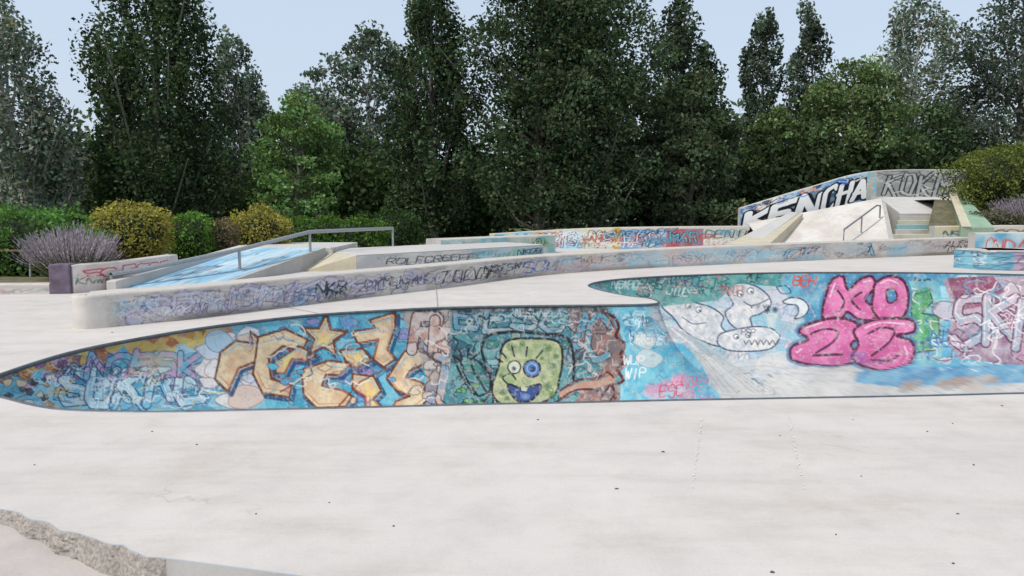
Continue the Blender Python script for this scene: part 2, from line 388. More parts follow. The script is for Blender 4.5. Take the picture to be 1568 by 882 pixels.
B.poly([(797,592),(809,593),(807,600),(798,599)],(190,192,176)); B.stroke([(797,592),(798,599),(807,600),(809,593)],1.4,bk)
for q in ([(730,604),(712,575),(706,552)],[(744,598),(726,568),(720,548)],[(706,552),(694,545)],[(708,550),(704,536)],[(716,548),(718,534)],[(722,550),(734,540)],[(694,545),(700,556)]):
    B.stroke(q,3.4,bk,smooth=len(q)>2)
B.stroke([(862,604),(890,590),(915,588),(938,580)],11,(190,144,122),smooth=True)
for q in ([(858,612),(880,598),(905,596),(925,600),(934,590)],[(858,598),(885,582),(915,578),(930,570),(940,578)],[(925,600),(920,612),(935,612),(945,598)]):
    B.stroke(q,3.2,dk,smooth=True)
B.scrib(690,940,476,508,34,[bk,(200,212,212),(50,76,96)],(1,2),.75,12)
B.stroke([(756,622),(752,600)],3,bk); B.stroke([(728,620),(748,606),(752,560)],3,bk,smooth=True)
B.blobs(700,745,590,622,6,[(74,144,74),(100,164,100)],(5,9),.85,[bk])
B.tag('OM',730,484,13,(16,44,40),2.6); B.tag('NESTVVECA',790,474,10,(204,210,210),1.3,.1,.8)
for k in range(90):
    x=random.uniform(620,930); B.blobs(x,x+5,470,476,1,[(40,50,60),(70,70,76),(110,106,102),(44,80,92)],(3,9),.65)  # coping shadow line along the far lip, painted as dark blobs
# cyan zone right of corner
B.poly([(946,468),(1012,462),(1050,520),(1108,612),(1100,660),(945,660),(962,560),(958,520)],B.grad((74,172,202),(130,206,218),30,71),.95)
B.tag('WUP',955,545,14,(240,244,242),2,.1); B.tag('WIP',957,565,14,(240,244,242),2,.1)
B.tags(950,1000,475,535,10,[(50,116,140),(236,244,244),(40,84,130)],(9,14))
B.scrib(955,1010,480,530,16,[(60,130,144),(236,244,244),(50,96,140)],(1,1.8),.75,12)
B.blobs(1000,1080,575,612,8,[(240,176,196),(230,200,206),(216,120,160)],(8,18),.5); B.tag('ESC',1010,590,16,(206,50,84),1.8); B.tag('IZA',1040,578,14,(220,100,136),1.8); B.tags(1000,1080,570,625,6,[(216,70,116),(190,100,160)],(10,14))
# pale zone
B.poly([(985,470),(1050,458),(1120,430),(1210,440),(1240,500),(1215,545),(1130,560),(1070,545),(1010,500)],B.grad((146,192,202),(210,212,204),22,72),.85)
B.blobs(985,1230,450,560,34,[(224,204,212),(184,200,216),(236,226,212),(140,192,210)],(10,24),.55,[(130,156,180),(190,150,180)],1.1)
B.tags(1000,1220,455,560,14,[(100,146,170),(190,130,160),(90,100,130)],(10,18),.55)
ol=(60,84,112)
bodies=[[(1024,452),(1046,448),(1064,462),(1090,470),(1108,484),(1106,500),(1120,516),(1106,530),(1070,520),(1044,502),(1030,484),(1014,468)],
[(1114,446),(1130,434),(1155,437),(1174,450),(1182,466),(1166,480),(1150,486),(1152,500),(1136,506),(1118,494),(1112,478),(1124,466)],
[(1104,512),(1130,504),(1160,500),(1184,504),(1194,518),(1180,534),(1150,538),(1118,536),(1100,526)]]
for P in bodies:
    B.poly(P,B.grad((196,198,202),(226,222,216),10,73),1,True); B.stroke(P,2.4,ol,smooth=True,closed=True)
B.scrib(1040,1180,450,530,18,[(170,176,186),(232,228,222),(150,166,182)],(1,3),.5,12)
for ex,ey,er in ((1134,450,5),(1150,446,5),(1056,468,4.5),(1072,474,4.5),(1128,516,4),(1146,514,4)):
    B.spray(ex,ey,er+1,er+1,(238,236,230),1,.12); B.stroke([(ex+er*math.cos(a/8*6.28),ey+er*math.sin(a/8*6.28)) for a in range(9)],1.4,ol,smooth=True); B.spray(ex+1,ey+1,2.2,2.2,(24,28,40),1,.2)
B.stroke([(1140,462),(1152,468),(1166,464),(1178,458)],1.8,ol,smooth=True); B.stroke([(1046,486),(1062,496),(1082,494)],1.6,ol,smooth=True)
for x in (1150,1160,1170): B.stroke([(x,467),(x+2,472),(x+5,466)],1.2,(60,60,70))
for x in range(1140,1186,9): B.stroke([(x,522),(x+3,528),(x+7,521)],1.6,(60,60,70))
B.tag('PSP',1136,504,9,(80,80,90),1.5)
B.tag('*',1172,468,12,(40,60,70),1.8); B.tag('KD',1130,542,12,(80,150,196),1.6)
# pocket top strip
B.poly([(896,432),(935,424),(1060,417),(1205,413),(1200,440),(1130,434),(1100,460),(1010,470),(940,450)],B.grad((50,134,128),(98,170,160),20,81),.9)
B.tags(910,1110,424,452,12,[(34,80,90),(226,232,226),(24,44,54),(196,116,104)],(9,13))
B.scrib(915,1110,426,452,30,[(34,80,90),(226,232,226),(24,44,54),(196,116,104)],(1,2),.8,11)
B.tag('MANGCE',1020,424,13,(30,86,110),2); B.tag('?LF',1140,420,12,(30,44,56),2); B.tag('FAHO',945,430,11,(190,220,210),1.7)
# top strip right
B.poly([(1200,413),(1980,410),(1980,450),(1430,438),(1390,500),(1240,500),(1196,440)],B.grad((60,136,172),(106,178,200),26,82),.9)
hook=[(1200,462),(1214,456),(1232,460),(1240,472),(1232,484),(1218,488),(1224,478),(1222,468),(1208,466)]
B.poly(hook,(218,224,222),1,True); B.stroke(hook,2.2,(50,60,84),smooth=True,closed=True)
B.stroke([(1190,440),(1198,450),(1212,448),(1204,438),(1190,440)],1.8,(50,74,106),smooth=True); B.spray(1188,474,5,5,(36,56,80),1,.4)
B.tag('BEH',1216,423,15,(210,66,34),2.8); B.tag('RWS',1400,428,11,(30,40,44),2.4); B.tag('SEM',1350,424,9,(60,70,80),1.2)
# grey bottom under letters
B.blobs(1110,1210,545,600,14,[(210,208,204),(190,202,208),(216,208,198)],(14,30),.6)
B.stroke([(1152,580),(1170,584),(1186,578),(1200,588),(1172,590),(1152,580)],1.6,(90,90,100),smooth=True)
for k in range(60):
    x=random.uniform(1090,1400); y=random.uniform(556,606); B.stroke([(x,y),(x+random.uniform(20,60),y+random.uniform(-3,8))],random.uniform(1,3),random.choice([(220,218,214),(150,174,190),(170,154,144)]),.4)
B.poly([(1335,578),(1400,566),(1600,560),(1980,560),(1980,600),(1600,605),(1420,612),(1350,602)],B.grad((54,132,178),(110,170,196),26,83),.95)
B.blobs(1440,1580,590,612,8,[(176,140,110),(200,180,160),(150,150,150)],(10,22),.7)
B.poly([(1040,505),(1070,518),(1130,560),(1170,600),(1240,640),(1150,640),(1090,575)],(200,196,188),.5)
for k in range(10): B.stroke([(1020+k*3,500+k),(1060+k*7,540+k*2),(1110+k*9,600)],1.2,random.choice([(230,226,220),(140,150,160),(90,150,170)]),.5)
# green letter
B.poly([(1385,430),(1440,432),(1448,500),(1440,560),(1385,560)],B.grad((96,170,186),(136,192,186),20,84),.9)
P=[(1398,452),(1424,446),(1430,462),(1412,480),(1438,484),(1440,516),(1412,524),(1434,536),(1398,540),(1394,500)]
B.poly(P,B.grad((70,150,80),(110,180,134),14,85)); B.stroke(P,2.6,(34,94,64),closed=True)
B.scrib(1395,1445,445,545,20,[(70,150,90),(50,104,174),(224,234,224)],(1.4,2.6),.8,14); B.tag('N1',1425,505,26,(40,104,170),2.4)
# pink bubble letters
pk=B.grad((222,120,172),(196,84,142),26,91,lo=.3,hi=.7); mo=(84,20,54)
L=[[(1262,470),(1268,446),(1276,428),(1292,424),(1300,444),(1318,428),(1336,424),(1342,440),(1326,458),(1342,474),(1336,490),(1314,488),(1298,478),(1286,492),(1262,488)],
[(1338,452),(1342,434),(1362,423),(1384,430),(1392,452),(1388,478),(1368,494),(1346,488),(1337,472)],
[(1240,496),(1280,487),(1312,494),(1320,512),(1304,528),(1314,546),(1290,560),(1240,558),(1212,548),(1214,530),(1238,520),(1224,508)],
[(1318,498),(1350,488),(1396,490),(1400,508),(1374,514),(1398,524),(1398,548),(1374,572),(1330,564),(1306,548),(1316,526),(1308,510)]]
for P in L: B.stroke(P,12,(66,124,164),.8,smooth=True,closed=True)
for i,P in enumerate(L):
    B.poly(P,pk,1,True); B.stroke(P,4.4,mo,smooth=True,closed=True)
B.poly([(1358,446),(1370,444),(1374,458),(1362,464)],(60,130,170),1,True); B.stroke([(1358,446),(1370,444),(1374,458),(1362,464)],3,mo,smooth=True,closed=True)
for q in ([(1284,446),(1294,462),(1288,476)],[(1320,448),(1306,460),(1318,474)],[(1242,512),(1262,504),(1284,508),(1276,524),(1250,540)],[(1246,544),(1290,542)],[(1330,512),(1350,502),(1370,506),(1362,524),(1336,544)],[(1336,550),(1362,552),(1376,544)]):
    B.stroke(q,3.6,mo,smooth=len(q)>2)
for q in ([(1272,455),(1280,434)],[(1324,432),(1334,430)],[(1350,434),(1362,429),(1376,434)],[(1236,502),(1260,494)],[(1326,502),(1350,494),(1386,496)],[(1220,540),(1228,534)],[(1386,530),(1390,542)]):
    B.stroke(q,2.2,(240,196,216),smooth=len(q)>2,soft=1.4)
B.tag('SSP',1300,540,11,(90,100,180),1.2); B.tag('PEKA',1318,550,11,(110,80,150),1.2); B.scrib(1230,1395,440,560,34,[(180,70,124),(236,166,196),(140,50,100)],(.8,1.6),.5,14)
# maroon / mauve piece far right
B.poly([(1446,430),(1520,424),(1990,420),(1990,575),(1560,560),(1470,548),(1450,520),(1462,480)],B.grad((146,104,130),(190,164,172),26,101),.95)
B.blobs(1450,1980,430,560,60,[(184,138,160),(140,84,114),(200,184,190),(160,168,184),(130,72,98)],(9,22),.8,[(106,46,74),(234,228,228)],1.6)
B.poly([(1452,426),(1520,422),(1540,446),(1500,470),(1468,476)],B.grad((130,56,90),(160,94,124),16,102),.9)
B.fat('SKRSM',1462,450,44,74,12,B.grad((200,176,188),(156,170,182),18,103),(100,40,72),2.4,.1,1.05,(236,232,232),jit=.12)
B.fat('OBEN',1700,446,50,84,14,B.grad((204,190,200),(120,176,196),18,104),(90,60,96),2.4,.1,1.05,(240,236,236),jit=.1)
B.scrib(1450,1980,432,560,130,[(236,232,232),(126,46,84),(94,64,110),(226,200,210),(100,160,184)],(1.2,2.6),.8,18)
B.scrib(1450,1580,540,575,14,[(240,238,230),(90,150,180)],(1,2),.7,14)
# generic weathering + fine tags
B.scrib(0,1600,470,600,60,[(240,240,236),(44,44,54),(110,140,150)],(.7,1.4),.5,9)
B.wear((180,176,170),.34,9,301,.60); B.wear((214,210,202),.45,4,311,.66); B.wear((90,108,116),.32,5,321,.65)
f=fbm(B.h,B.w,70,401); B.a*= (0.88+.2*f)[...,None]; B.desat(.06)
# ------------------------------------------------------------------ bowl geometry
ST=[((-5.0,6.6),(-4.5,6.75),-.45,(-4.5,6.75),(-5.0,6.6)),((-4.98,6.93),(-4.3,6.85),-.6,(-4.3,6.85),(-4.75,6.35)),((-5.0,7.69),(-3.9,7.1),-.85,(-3.9,7.1),(-4.38,6.19)),
((-4.94,8.31),(-3.6,7.4),-1.05,(-3.6,7.4),(-3.86,5.89)),((-4.70,8.99),(-3.2,7.7),-1.2,(-3.1,7.5),(-3.46,5.76)),((-4.25,9.84),(-2.75,8.2),-1.35,(-2.5,7.5),(-2.76,5.72)),
((-3.63,10.6),(-2.3,8.8),-1.5,(-1.9,7.5),(-2.0,5.78)),((-2.94,11.21),(-1.9,9.3),-1.58,(-1.3,7.6),(-1.4,5.83)),((-1.92,11.7),(-1.2,9.8),-1.6,(-.6,7.7),(-.7,5.9)),
((-1.21,11.97),(-.7,10.1),-1.6,(-.2,7.75),(-.2,5.95)),((.17,12.2),(.4,10.35),-1.6,(.6,7.85),(.5,6.0)),((1.49,12.29),(1.6,10.4),-1.6,(1.5,7.9),(1.3,6.07)),
((2.16,12.37),(2.6,10.5),-1.6,(2.3,7.95),(2.0,6.12)),((2.45,12.5),(3.6,10.9),-1.6,(3.0,8.0),(2.6,6.16)),((2.54,12.75),(4.2,11.6),-1.6,(3.6,8.1),(3.2,6.2)),
((2.45,13.2),(4.5,12.4),-1.6,(4.2,8.1),(3.8,6.25)),((2.13,13.6),(4.6,13.0),-1.6,(4.7,8.15),(4.3,6.3)),((1.75,14.5),(4.6,13.6),-1.6,(5.1,8.2),(4.7,6.33)),
((1.61,15.5),(4.6,14.1),-1.6,(5.5,8.2),(5.0,6.36)),((2.06,16.5),(4.8,14.5),-1.6,(5.9,8.25),(5.4,6.4)),((3.0,17.3),(5.2,14.8),-1.6,(6.3,8.3),(5.8,6.42)),
((4.4,18.0),(5.8,15.0),-1.6,(6.8,8.3),(6.3,6.44)),((6.9,18.7),(7.3,15.1),-1.6,(7.8,8.35),(7.3,6.5)),((10.2,18.7),(10.2,15.1),-1.6,(10,8.4),(9.5,6.6)),
((12.6,18.1),(12,14.8),-1.6,(11.5,8.5),(11,6.8)),((15.0,17),(13.5,14),-1.6,(12.5,9.3),(13.5,7.3)),((17,14.5),(14.3,13),-1.6,(13.3,10),(16,8.8)),((17.6,11.8),(14.5,11.6),-1.6,(14.5,11.6),(17.6,11.8))]
UVT=[[(-57,591),(-44,614),(-26,633),(-3,647),(22,655),(49,657),(49,657)],[(-14,578),(-2,609),(16,636),(39,657),(66,670),(93,676),(93,676)],[(60,553),(73,594),(93,632),(119,664),(148,687),(181,701),(181,701)],
[(121,536),(135,584),(156,628),(183,666),(215,696),(251,715),(251,715)],[(200,520),(213,571),(233,619),(260,662),(292,697),(329,721),(331,731)],[(301,503),(312,556),(330,606),(354,652),(383,689),(416,717),(420,752)],
[(400,490),(410,545),(425,596),(445,643),(469,681),(497,709),(508,773)],[(490,481),(497,535),(508,586),(522,632),(539,671),(560,698),(598,779)],[(600,474),(605,527),(612,576),(622,620),(635,656),(649,681),(699,776)],
[(671,471),(674,522),(680,570),(687,613),(697,647),(708,671),(756,773)],[(800,468),(802,518),(806,565),(811,607),(818,640),(827,663),(867,767)],[(920,467),(923,517),(927,564),(934,605),(943,638),(954,661),(991,765)],
[(980,466),(986,516),(997,562),(1013,603),(1033,636),(1057,658),(1100,762)],[(1004,465),(1017,513),(1038,558),(1068,597),(1105,627),(1149,646),(1193,759)],[(1008,462),(1024,509),(1051,551),(1088,586),(1133,612),(1184,627),(1269,754)],
[(993,457),(1011,502),(1041,542),(1082,574),(1131,596),(1186,608),(1350,754)],[(960,453),(981,496),(1015,534),(1061,565),(1116,585),(1177,595),(1414,751)],[(920,445),(943,486),(980,522),(1031,552),(1092,573),(1160,583),(1464,749)],
[(901,437),(924,476),(962,511),(1013,540),(1076,562),(1147,574),(1517,749)],[(925,430),(945,467),(979,501),(1026,530),(1085,553),(1152,567),(1566,746)],[(979,425),(996,461),(1025,494),(1065,523),(1116,546),(1175,562),(1614,744)],
[(1060,421),(1073,455),(1095,488),(1126,518),(1166,542),(1214,559),(1680,744)],[(1200,417),(1210,451),(1227,483),(1251,513),(1283,538),(1322,557),(1806,742)],[(1399,417),(1410,451),(1428,483),(1456,513),(1492,538),(1536,557),(2086,739)],
[(1569,420),(1577,455),(1593,488),(1617,518),(1648,543),(1686,562),(2265,734)],[(1779,427),(1783,463),(1793,498),(1808,530),(1829,556),(1856,575),(2260,700)],[(2103,445),(2091,487),(2074,524),(2053,556),(2029,581),(2004,595),(2248,674)],
[(2458,473),(2423,522),(2373,564),(2311,597),(2240,619),(2166,627),(2166,627)]]
A=np.array([[*P,*Q,D,*R,*Nn] for P,Q,D,R,Nn in ST]); U7=np.array(UVT,float)
full=np.concatenate([A,U7.reshape(len(ST),14)],1)
dens=[]
for i in range(len(ST)-1):
    d=np.abs(U7[i+1,:5]-U7[i,:5]).max(); n=int(min(max(d/1.05,10),240)) if i<24 else 40
    for k in range(n): dens.append(i+k/n)
dens.append(len(ST)-1.0); dens=np.array(dens); ncol=len(dens)
def catm(F,s):
    i=np.minimum(s.astype(int),len(F)-2); t=(s-i)[:,None]
    p1=F[i];p2=F[i+1];p0=F[np.maximum(i-1,0)];p3=F[np.minimum(i+2,len(F)-1)]
    return .5*((2*p1)+(-p0+p2)*t+(2*p0-5*p1+4*p2-p3)*t*t+(-p0+3*p1-3*p2+p3)*t**3)
S=catm(full,dens); P2=S[:,0:2];Q2=S[:,2:4];DZ=S[:,4];R2=S[:,5:7];N2=S[:,7:9];UV=S[:,9:].reshape(-1,7,2)
f0=.25
def prof(t):
    ph=f0+(math.pi/2-f0)*t; return (math.cos(f0)-math.cos(ph))/math.cos(f0),(math.sin(ph)-math.sin(f0))/(1-math.sin(f0))
VV=[];CC=[]
NR=175
for r in range(NR):
    t=r/(NR-1); h,z=prof(t)
    xy=P2+(Q2-P2)*h; VV.append(np.column_stack([xy,DZ*z]))
    j=min(int(t/.2),4); ft=(t-.2*j)/.2; uv=UV[:,j]*(1-ft)+UV[:,j+1]*ft
    CC.append(B.sample(uv[:,0],uv[:,1]))
NF=50
for r in range(1,NF):
    t=(r/(NF-1)); xy=Q2+(R2-Q2)*t; VV.append(np.column_stack([xy,DZ]))
    uv=UV[:,5]*(1-t)+UV[:,6]*t
    CC.append(B.sample(uv[:,0],uv[:,1]))
bowl=empty('skate_bowl',(0,0,0))
K=.90
mesh_np('painted_wall_and_floor',np.concatenate(VV),[grid_faces(NR+NF-1,ncol)],M_paint,np.concatenate(CC)*K,smooth=True,parent=bowl)
dc=np.arange(0,ncol,4); dc=np.unique(np.append(dc,ncol-1))
VV=[];CC=[]
for r in range(25):
    t=r/24; h,z=prof(t); xy=N2[dc]+(R2[dc]-N2[dc])*h; VV.append(np.column_stack([xy,DZ[dc]*z]))
    CC.append(B.sample(300+(dens[dc]*47)%900,np.full(len(dc),500+t*110)))
mesh_np('near_wall',np.concatenate(VV),[grid_faces(25,len(dc))],M_paint,np.concatenate(CC)*K,smooth=True,parent=bowl)
lip=[tuple(P2[i]) for i in dc]+[tuple(N2[i]) for i in dc[::-1][1:-1]]
cop=[(x,y,-.012) for x,y in lip]; cop.append(cop[0])
tube('coping',cop,.024,M_coping,bowl,6)
# ------------------------------------------------------------------ decks and ground
edge=[(-30,14.8),(-14,8.3),(-9,6.35),(-6,5.12)]
for k in range(91):
    t=k/90; x=-6+t*5.1; y=np.interp(x,[-6,-2.7,-1.7,-.9],[5.12,3.8,3.285,3.09])
    if x<-1.65: y+=random.uniform(-.014,.014)+.012*math.sin(x*9)+.01*math.sin(x*23)
    edge.append((x,y))
edge+=[(1,2.5),(6,1.0),(30,-5),(60,-12)]
def flat(name,loops,z,mat):
    vl=[[Vector((p[0],p[1],0)) for p in l] for l in loops]
    tri=tessellate_polygon(vl); pts=[p for l in loops for p in l]
    V=np.array([(p[0],p[1],z(p) if callable(z) else z) for p in pts]); T=np.array(tri)
    a=V[T[:,1]]-V[T[:,0]]; b=V[T[:,2]]-V[T[:,0]]; fl=(a[:,0]*b[:,1]-a[:,1]*b[:,0])<0; T[fl]=T[fl][:,::-1]
    return mesh_np(name,V,[T],mat)
backs=[(60,37),(-1,37),(-3,27),(-30,24)]
flat('skatepark_deck',[edge+backs,lip],0.0,M_deck)
def zlow(x): return float(np.interp(x,[-9,-3.4,-2.7,-1.7,-.9,3],[-.012,-.03,-.06,-.15,-.22,-.25]))
nc=160; xs=np.linspace(-12,6,nc); ey=np.interp(xs,[p[0] for p in edge],[p[1] for p in edge])
V=[]
for r,q in enumerate([-.02,.3,1,3,10,30]):
    V.append(np.column_stack([xs,ey-q,[zlow(x) for x in xs]]))
mesh_np('lower_pavement',np.concatenate(V),[grid_faces(6,nc)[:,::-1]],M_lower)
# broken step face
nc=700; xs=np.linspace(-6,1.0,nc); ey=np.interp(xs,[p[0] for p in edge],[p[1] for p in edge]); V=[]
zb=np.array([zlow(x)-.02 for x in xs]); NRr=20
base_r=np.convolve(rng.random(nc)-.5,np.ones(14)/9,'same')
for r in range(NRr):
    t=r/(NRr-1); j=np.where(xs<-1.6,1.0,.0)
    rough=(np.convolve(rng.random(nc)-.5,np.ones(3)/2.2,'same')*.022+base_r*.03*math.sin(t*3))*j
    V.append(np.column_stack([xs+rough*.3*(r>0),ey-.004-t*(.02+.035*j)-np.abs(rough)*(r>0)*.9,(-.003)*(1-t)+t*zb+rough*.2*(0<r<NRr-1)]))
F=grid_faces(NRr,nc); mi=np.where(xs[F[:,0]%nc]<-1.6,0,1)
mesh_np('broken_concrete_step',np.concatenate(V),[F],[M_rubble,M_conc],matidx=mi)
bigo=[(-500,-300),(500,-300),(500,700),(-500,700)]
flat('grass_ground',[bigo,[(-12,-20),(-12,7.4),(-30,14.6),(-30,24),(-3,27),(-1,37),(60,37),(60,-12),(30,-5),(6,1),(6,-20)]],-.012,M_grass)
# joints, chalk marks, debris
def strip(name,a,b,w,mat,z=.004):
    a=np.array(a,float);b=np.array(b,float);d=b-a;n=np.array([-d[1],d[0]])/np.linalg.norm(d)*w/2
    V=[(*(a+n),z),(*(a-n),z),(*(b-n),z),(*(b+n),z)]
    return mesh_np(name,V,[np.array([[0,1,2,3]])],mat)
strip('expansion_joint',(-1.22,12.06),(-1.5,14.6),.018,M_joint)
strip('expansion_joint',(-3.0,11.3),(-3.7,12.0),.018,M_joint)
V=[];F=[]
for (a,b,pr) in (((1.46,5.55),(1.04,4.11),.35),((2.19,5.74),(1.67,4.09),.45),((2.1,4.95),(2.35,4.75),.2),((-.9,4.9),(-.6,4.88),.4)):
    a=np.array(a);b=np.array(b); n=60
    for k in range(n):
        if random.random()<pr: continue
        p=a+(b-a)*k/n; q=a+(b-a)*(k+.8)/n; w=random.uniform(.002,.009); o=random.uniform(-.006,.006); i=len(V)
        V+=[(p[0]-w+o,p[1],.004),(p[0]+w+o,p[1],.004),(q[0]+w+o,q[1],.004),(q[0]-w+o,q[1],.004)]; F.append((i,i+1,i+2,i+3))
mesh_np('chalk_marks',V,[np.array(F)],M_skid)
V=[];F=[]
DB=[(-2.15,4.9),(-1.35,3.75),(1.0,4.75),(2.1,4.3),(2.9,4.5),(1.6,3.5),(1.15,3.12),(2.0,3.2),(2.35,3.75),(3.3,5.4),(.6,4.1),(3.0,5.2),(2.6,5.5),(-.6,3.6),(.2,5.5),(4.0,5.9),(1.9,5.1),(-2.6,5.2),(-5.2,9.5),(-4.4,10.3),(0.3,13.6),(3.5,20),(6.5,20),(-1.0,3.9),(-3.0,4.5)]
for (x,y) in DB:
    r=random.uniform(.004,.009); a0=random.uniform(0,6); i=len(V); el=random.uniform(1,2.2)
    for a in range(6): V.append((x+r*el*random.uniform(.6,1.3)*math.cos(a0+a*1.047),y+r*random.uniform(.6,1.2)*math.sin(a0+a*1.047),.002))
    V.append((x,y,r*.7+.004))
    for a in range(6): F.append((i+a,i+(a+1)%6,i+6))
mesh_np('scattered_debris',V,[np.array(F)],M_dark)
# ------------------------------------------------------------------ painted walls
def pwall(name,path,thick,cv,us,nrow=44,du=1.2,top=(196,189,181),parent=None,k=1.0,rnd=.03):
    Pp=np.array([[*p,u] for p,u in zip(path,us)],float)
    s=[]
    for i in range(len(Pp)-1):
        n=max(6,int(abs(Pp[i+1,4]-Pp[i,4])/du)); s+= [i+q/n for q in range(n)]
    s.append(len(Pp)-1.0); s=np.array(s)
    if len(Pp)>2: D=catm(Pp,s)
    else: D=Pp[0]+(Pp[1]-Pp[0])*s[:,None]
    nc=len(D); T=np.gradient(D[:,:2],axis=0); T/=np.linalg.norm(T,axis=1)[:,None]+1e-9; Bk=np.column_stack([-T[:,1],T[:,0]])
    V=[];C=[]; H0=cv.y0; H1=cv.y0+(cv.h-1)/cv.sc
    for r in range(nrow):
        t=r/(nrow-1); z=D[:,2]+(D[:,3]-rnd-D[:,2])*t
        V.append(np.column_stack([D[:,:2],z])); C.append(cv.sample(D[:,4],np.full(nc,H1+(H0-H1)*t))*k)
    nzz=(.9+.2*rng.random(nc))[:,None]
    for off,dz in ((rnd*.3,rnd*.3),(rnd,0),(thick-rnd,0),(thick,rnd)):
        V.append(np.column_stack([D[:,:2]+Bk*off,D[:,3]-dz])); C.append(np.ones((nc,3))*lin(top)*.98*nzz)
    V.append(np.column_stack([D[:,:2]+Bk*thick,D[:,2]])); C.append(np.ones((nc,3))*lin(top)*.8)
    R=nrow+5; F=grid_faces(R,nc)
    o=mesh_np(name,np.concatenate(V),[F],M_paint,np.concatenate(C),parent=None)
    for c in (0,nc-1):
        idx=[c+r*nc for r in list(range(0,nrow,8))+[nrow-1]+list(range(nrow,R))]
        co=np.concatenate(V)[idx]; cc=np.concatenate([co,co.mean(0)[None]])
        n=len(co); FF=np.array([(i,(i+1)%n,n) for i in range(n)])
        mesh_np('end_cap',cc,[FF],M_conc,parent=o)
    return o
# long low wall
W=Cv(100,1700,0,50,(158,154,152),1.4)
W.a=W.grad((176,170,163),(208,201,192),30,501)
W.blobs(180,640,8,45,60,[(160,194,214),(204,192,210),(222,220,218),(184,174,202),(204,204,214)],(8,18),.5,[(104,88,146),(130,120,156)],1.4)
W.fat('SFHOMKXS',215,10,40,32,6,(210,212,222),(116,98,150),1.4,.2,1.15,al=.75,jit=.12)
W.tags(170,860,6,46,30,[(94,76,136),(74,74,96),(230,232,234),(74,126,166),(54,54,66)],(13,22))
W.scrib(170,860,8,44,50,[(110,90,146),(80,80,100),(226,230,234),(84,130,170)],(1,2),.7,13)
W.tag('NKB',485,12,20,(24,44,44),2.8,jit=.12); W.tag('PYR',500,26,14,(24,44,44),2); W.tag('DXMUCAK',560,14,18,(74,60,96),1.8)
W.tag('TOOOF',672,14,24,(30,30,36),2.2,jit=.14); W.tag('NSTSW',740,10,15,(24,34,38),2.2,jit=.12); W.tag('BNLE',735,28,14,(30,66,54),2); W.tag('SCUFE',800,12,24,(34,92,176),3.0,jit=.12)
W.blobs(860,1100,6,45,34,[(208,196,152),(176,204,206),(200,166,166),(166,200,216),(208,200,188)],(12,26),.55)
W.blobs(930,1200,12,45,26,[(130,188,212),(166,206,216)],(10,24),.5)
W.fat('OFRYA',1195,10,24,30,3,(140,188,212),(34,66,96),1.4,.2,1.1,jit=.12); W.tag('FRNAN',1215,14,26,(30,50,70),2.0,jit=.12)
W.tags(870,1500,6,46,30,[(74,126,166),(226,224,220),(110,100,104),(176,116,116),(50,74,100)],(12,22),.7)
W.scrib(870,1500,8,44,36,[(84,130,166),(220,216,210),(120,110,110),(176,120,120),(60,86,110)],(1,2),.6,13)
W.blobs(1230,1420,10,45,18,[(120,180,204),(206,200,192)],(12,30),.55)
W.tag('AURS',1440,8,16,(34,34,40),2); W.tag('DSTN',1445,26,16,(44,44,50),2)
W.scrib(150,240,10,44,14,[(110,190,220),(214,214,210)],(1,2.6),.7,14)
W.wear((200,193,184),.5,8,511,.55); W.spray(130,20,40,60,(216,210,202),.8,.6)
for k in range(22):
    x=random.uniform(150,1550); W.spray(x,48,60,12,(120,112,104),.5)
pwall('long_ledge_wall',[(-6.02,10.45,0,.40),(-6.0,10.0,0,.45),(-5.7,9.78,0,.46),(-5.2,10.2,0,.47),(-4.63,10.73,0,.47),(-3.29,12.55,0,.48),(-1.5,14.8,0,.48),(1.23,18.3,0,.48),(6.17,21.4,0,.54),(16.2,26.3,0,.60),(20,27.6,0,.6)],.5,W,[100,112,124,200,300,490,670,860,1110,1480,1640],du=1.0,rnd=.035)
# garden wall left
G=Cv(0,300,0,60,(196,182,176)); G.a=G.grad((206,190,184),(226,216,210),30,601)
G.fat('ROSE',70,8,34,26,2,(206,80,90),(206,80,90),.4,.1,1.1,jit=.12); G.tag('KNWK',4,28,16,(60,110,90),2); G.fat('SC',16,10,24,18,2,(190,60,80),(190,60,80),.3,jit=.12); G.tag('AECON',120,30,14,(80,150,140),2); G.scrib(0,300,6,56,40,[(206,120,130),(150,170,180),(230,226,220)],(1,2),.6,14)
pwall('garden_retaining_wall',[(-8.35,14.0,0,.54),(-7.85,15.2,0,.55),(-7.7,17.0,0,.56)],.3,G,[0,90,260],40)
G2=Cv(0,300,0,30,(200,192,184)); G2.a=G2.grad((186,178,170),(206,198,190),30,602); G2.tags(0,300,4,28,14,[(60,60,70),(150,120,130),(120,150,160)],(12,16),.7)
pwall('garden_kerb',[(-20,12.6,0,.20),(-8.75,13.9,0,.2)],.3,G2,[0,300],14)
slab('wall_end_post',[(-8.75,13.9,.56),(-8.38,13.95,.56),(-8.42,14.4,.56),(-8.8,14.35,.56)],0,M_purple,.02)
flat('garden_bed',[[(-30,13),(-9,14.1),(-8.2,14.5),(-7.9,15.5),(-7.95,25),(-30,25)]],.18,M_soil)
